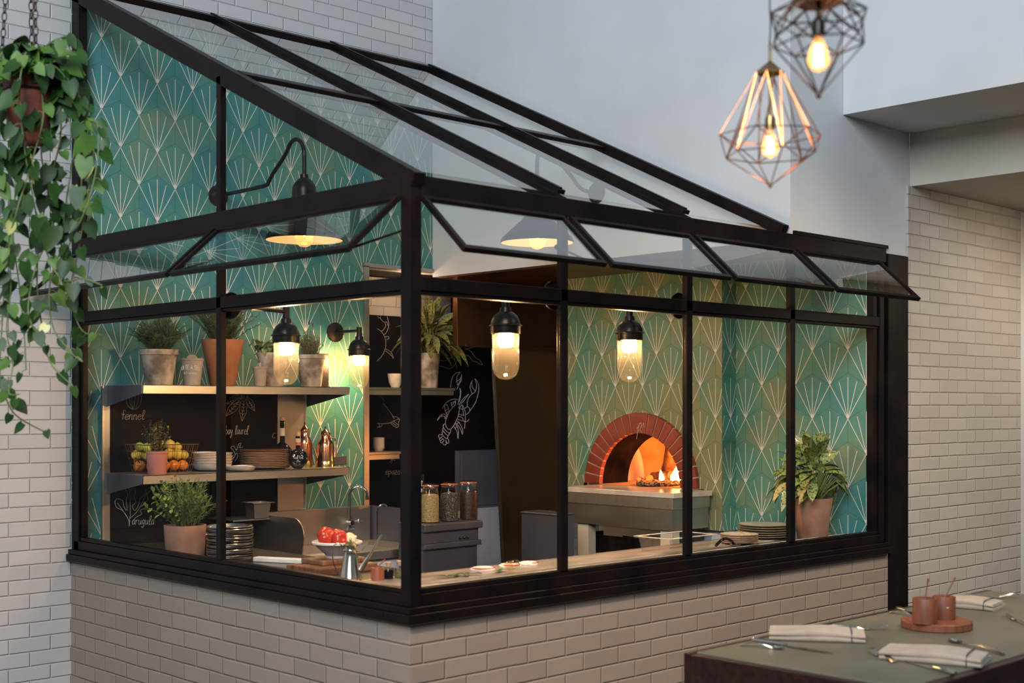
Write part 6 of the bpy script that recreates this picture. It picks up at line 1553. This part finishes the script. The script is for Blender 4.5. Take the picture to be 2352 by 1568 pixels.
m = MB(); m.box(0, 0, TZ-0.13, DX, 0.033, TZ-0.004); m.box(0, DY-0.029, TZ-0.13, DX, DY, TZ-0.002); m.box(0, 0.033, TZ-0.13, 0.033, DY-0.029, TZ-0.004); m.box(DX-0.029, 0.033, TZ-0.13, DX, DY-0.029, TZ-0.004)
m.build('wood_edge', MT['table_edge'], tb, smooth=False, bevel=0.004)
for (x, y) in ((0.10, 0.10), (0.10, DY-0.14), (DX-0.14, 0.10), (DX-0.14, DY-0.14)):
    MB().box(x-0.035, y-0.035, FL, x+0.035, y+0.035, TZ-0.13).build('leg', MT['table_edge'], tb, smooth=False, bevel=0.004)
def seen(px, py): return onZ(px, py, TZ)
def ang(p, q): return math.atan2(q.y-p.y, q.x-p.x)
def napkin(pa, pb, w, label, layers=2, stripe=0.86):
    # folded cloth: long axis from pa to pb as seen
    a, b = seen(*pa), seen(*pb); L = (b-a).length; c = (a+b)/2; c.z = TZ+0.0006
    t = thing('folded_napkin', label, 'napkin', c, ang(a, b), 'folded linen napkins on the dining table')
    m = MB(); n, k_ = 16, 8
    for l in range(layers):
        zo = l*0.016; ww = w*(1-0.18*l); th = 0.018; off = -0.10*w*l
        prof = []
        for i in range(k_+1): an = -PI/2+PI*i/k_; prof.append((ww/2-th/2+math.cos(an)*th/2+off, th/2+math.sin(an)*th/2))
        for i in range(k_+1): an = PI/2+PI*i/k_; prof.append((-ww/2+th/2+math.cos(an)*th/2+off, th/2+math.sin(an)*th/2))
        vs = []; N_ = len(prof)
        for i in range(n+1):
            u = i/n; x = -L/2+L*u; sq_ = 1-0.0*u
            for (y, z) in prof:
                puff = 1+0.25*math.sin(PI*u)+0.12*math.sin(7*u+y*40+l)
                vs.append((x, y*(1+0.03*math.sin(5*u+l)), zo+z*puff*(0.75+0.25*math.sin(PI*min(1, max(0, u*1.02))))))
        fs = [tuple(range(N_))[::-1], tuple(range(n*N_, (n+1)*N_))]
        for i in range(n):
            for j in range(N_): fs.append((i*N_+j, i*N_+(j+1) % N_, (i+1)*N_+(j+1) % N_, (i+1)*N_+j))
        m.add(vs, fs)
    m.build('cloth', MT['linen'], t)
    zt = (layers-1)*0.016+0.0235; x = L*(stripe-0.5); s = MB()
    s.tube(smooth_line([(x, -w/2+0.0, 0.004), (x, -w*0.47, zt-0.006), (x, -w*0.3, zt), (x, 0, zt), (x, w*0.3, zt-0.004 if layers > 1 else zt)], 3), 0.0022, 6)
    s.build('woven_stripe', MT['linen_stripe'], t)
napkin((1768,1460), (1985,1468), 0.19, 'folded cream napkin nearest the brick wall, at the left end of the table')
napkin((2035,1503), (2265,1524), 0.20, 'wide folded napkin at the front right of the table')
napkin((2150,1385), (2295,1398), 0.19, 'folded napkin behind the two wooden cups')
def cutlery_path(pts, hz):
    return [Vector((p[0], p[1], h)) for p, h in zip(pts, hz)]
def fork(pa, pb, label, flip=False, bend=0.012):
    a, b = seen(*pa), seen(*pb); L = (b-a).length; c = a.copy(); c.z = TZ+0.0004      # a = handle end, b = tine end
    t = thing('fork', label, 'fork', c, ang(a, b), 'forks on the dining table')
    m = MB(); vs = []; n = 14
    for i in range(n+1):
        u = i/n; x = L*0.68*u; w_ = 0.0075*(1-u)**0.6+0.0028 if u < 0.85 else 0.0028+0.06*(u-0.85); z = 0.003+bend*math.sin(PI*u)*0.8
        vs += [(x, -w_, z), (x, w_, z), (x, w_*0.8, z+0.0028), (x, -w_*0.8, z+0.0028)]
    fs = [(0,1,2,3), (4*n, 4*n+3, 4*n+2, 4*n+1)]
    for i in range(n):
        for j in range(4): fs.append((4*i+j, 4*i+4+j, 4*i+4+(j+1) % 4, 4*i+(j+1) % 4))
    m.add(vs, fs)
    m.lathe([(0.001,-0.0013),(0.0125,-0.001),(0.0125,0.0012),(0.001,0.0018)], 20, (L*0.72, 0, 0.006))
    m.build('handle', MT['cutlery'], t)
    for j in (-1.5, -0.5, 0.5, 1.5):
        MB().tube([(L*0.72, j*0.0062, 0.006), (L*0.82, j*0.0066, 0.008+bend*0.3), (L*0.92, j*0.0062, 0.010+bend*0.7), (L, j*0.0056, 0.008+bend*0.6)], [0.0022, 0.0019, 0.0016, 0.0008], 6).build('tine', MT['cutlery'], t)
def spoon(pa, pb, label):
    a, b = seen(*pa), seen(*pb); L = (b-a).length; c = a.copy(); c.z = TZ+0.0004
    t = thing('spoon', label, 'spoon', c, ang(a, b), 'spoons on the dining table')
    m = MB(); vs = []; n = 14
    for i in range(n+1):
        u = i/n; x = L*0.76*u; w_ = 0.0080*(1-u)**0.6+0.0026; z = 0.002+0.012*math.sin(PI*u)
        vs += [(x, -w_, z), (x, w_, z), (x, w_*0.8, z+0.0026), (x, -w_*0.8, z+0.0026)]
    fs = [(0,1,2,3), (4*n, 4*n+3, 4*n+2, 4*n+1)]
    for i in range(n):
        for j in range(4): fs.append((4*i+j, 4*i+4+j, 4*i+4+(j+1) % 4, 4*i+(j+1) % 4))
    m.add(vs, fs); m.build('handle', MT['cutlery'], t)
    bm = MB(); bm.lathe([(0.001,0.001),(0.5,0.18),(0.85,0.6),(1.0,1.0),(0.97,1.03),(0.8,0.66),(0.45,0.26),(0.001,0.08)], 24)
    bm.v = [(L*0.88+x*L*0.13, y*0.0185, 0.001+z*0.008) for x, y, z in bm.v]
    bm.build('spoon_bowl', MT['cutlery'], t)
def knife(pa, pb, label):
    a, b = seen(*pa), seen(*pb); L = (b-a).length; c = a.copy(); c.z = TZ+0.0004      # a = handle end
    t = thing('table_knife', label, 'knife', c, ang(a, b), 'knives on the dining table')
    MB().tube([(0, 0, 0.008), (L*0.03, 0, 0.008), (L*0.2, 0, 0.008), (L*0.40, 0, 0.008), (L*0.44, 0, 0.008)], [0.006, 0.0085, 0.008, 0.0065, 0.005], 12).build('handle', MT['cutlery'], t)
    m = MB(); vs = []
    for i, (u, w0, w1) in enumerate(((0.44, -0.005, 0.005), (0.52, -0.009, 0.007), (0.75, -0.011, 0.007), (0.92, -0.010, 0.006), (1.0, 0.0, 0.004))):
        vs += [(L*u, w0, 0.002), (L*u, w1, 0.002), (L*u, w1, 0.0045), (L*u, w0, 0.0028)]
    fs = [(0,1,2,3), (16,19,18,17)]
    for i in range(4):
        for j in range(4): fs.append((4*i+j, 4*i+4+j, 4*i+4+(j+1) % 4, 4*i+(j+1) % 4))
    m.add(vs, fs); m.build('blade', MT['cutlery'], t, smooth=False)
knife((1728,1473), (1912,1502), 'table knife in front of the left napkin')
spoon((1700,1482), (1800,1492), 'short spoon crossing under the knife at the left end of the table')
fork((1872,1443), (2040,1448), 'fork behind the left napkin, tines towards the wooden cups', bend=0.016)
fork((2056,1523), (1996,1499), 'fork at the left of the front napkin, tines raised', bend=0.012)
knife((2195,1552), (2080,1520), 'knife in front of the wide front napkin')
spoon((2305,1506), (2180,1472), 'spoon behind the wide front napkin')
knife((2060,1401), (2108,1412), 'knife handle poking out left of the wooden cups')
spoon((2044,1407), (2112,1418), 'slim spoon lying left of the wooden cups')
fork((2182,1374), (2340,1374), 'fork behind the far napkin', bend=0.016)
fork((2390,1450), (2302,1414), 'fork at the right edge of the picture, tines towards the cups', bend=0.012)
# wooden disc with two cups and little spoons
dc = seen(2151, 1441); k = 1/ppm(dc); dz = 0.0295
o = MB().lathe([(0.001,0),(77*k,0),(79*k,0.003),(79*k,dz-0.003),(77*k,dz),(0.001,dz)], 48).build('wooden_disc', MT['cup_wood'], loc=(dc.x, dc.y, TZ+0.0005)); tag(o, 'round thick wooden disc board carrying two wooden cups', 'serving board')
MT['salt'] = pm('flaky_salt', (0.50,0.44,0.38), (0.66,0.60,0.54), 90, 0.9, 0, 0.6, 150)
zc = TZ+0.0005+dz+0.0005
for (px, py, w_, hh, lab, tilt) in ((2124, 1430, 27, 56, 'left wooden cup on the disc board, holding a small spoon and glass lid', (8, -46)), (2168, 1420, 26, 52, 'right wooden cup on the disc board with a pale heart mark', (26, -44))):
    p = onZ(px, py, zc); p.z = zc
    t = thing('wooden_cup', lab, 'cup', p, 0, 'wooden cups on the disc board')
    r_, h_ = w_*k, hh*k
    MB().lathe([(0.001,0),(r_,0),(r_,h_*0.97),(r_*0.97,h_),(r_*0.88,h_),(r_*0.88,h_*0.8),(0.001,h_*0.8)], 36).build('cup_body', MT['cup_wood'], t)
    MB().lathe([(r_*0.87,h_*0.86),(r_*0.5,h_*0.9),(0.001,h_*0.94)], 24).build('salt', MT['salt'], t)
    q0 = Vector((0, 0, h_*0.85)); q1 = q0+Rv*tilt[0]*k+Vector((0, 0, -tilt[1]*k*1.15))
    MB().tube([q0, q0.lerp(q1, 0.7), q1], [0.0022, 0.0026, 0.004], 8).build('spoon_handle', MT['cup_wood'], t)
    if px > 2150:
        hm = MB(); c = Vector((0, 0, h_*0.55)); pts = []
        for i in range(16):
            s_ = 2*PI*i/16; pts.append((16*math.sin(s_)**3*0.00028, (13*math.cos(s_)-5*math.cos(2*s_)-2*math.cos(3*s_)-math.cos(4*s_))*0.00028))
        nrm = -Fv; off = nrm*(r_+0.0006)+Rv*0.0
        hm.add([off+Rv*x*1.0+Vector((0,0,h_*0.55+y)) for x, y in pts], [tuple(range(16))[::-1]]); hm.build('heart_mark', MT['salt'], t)
    else:
        MB().lathe([(r_*0.55,h_*1.01),(r_*0.9,h_*1.04),(r_*0.92,h_*1.08)], 24, (0.0, 0, 0)).build('glass_collar', MT['thin_glass'], t)
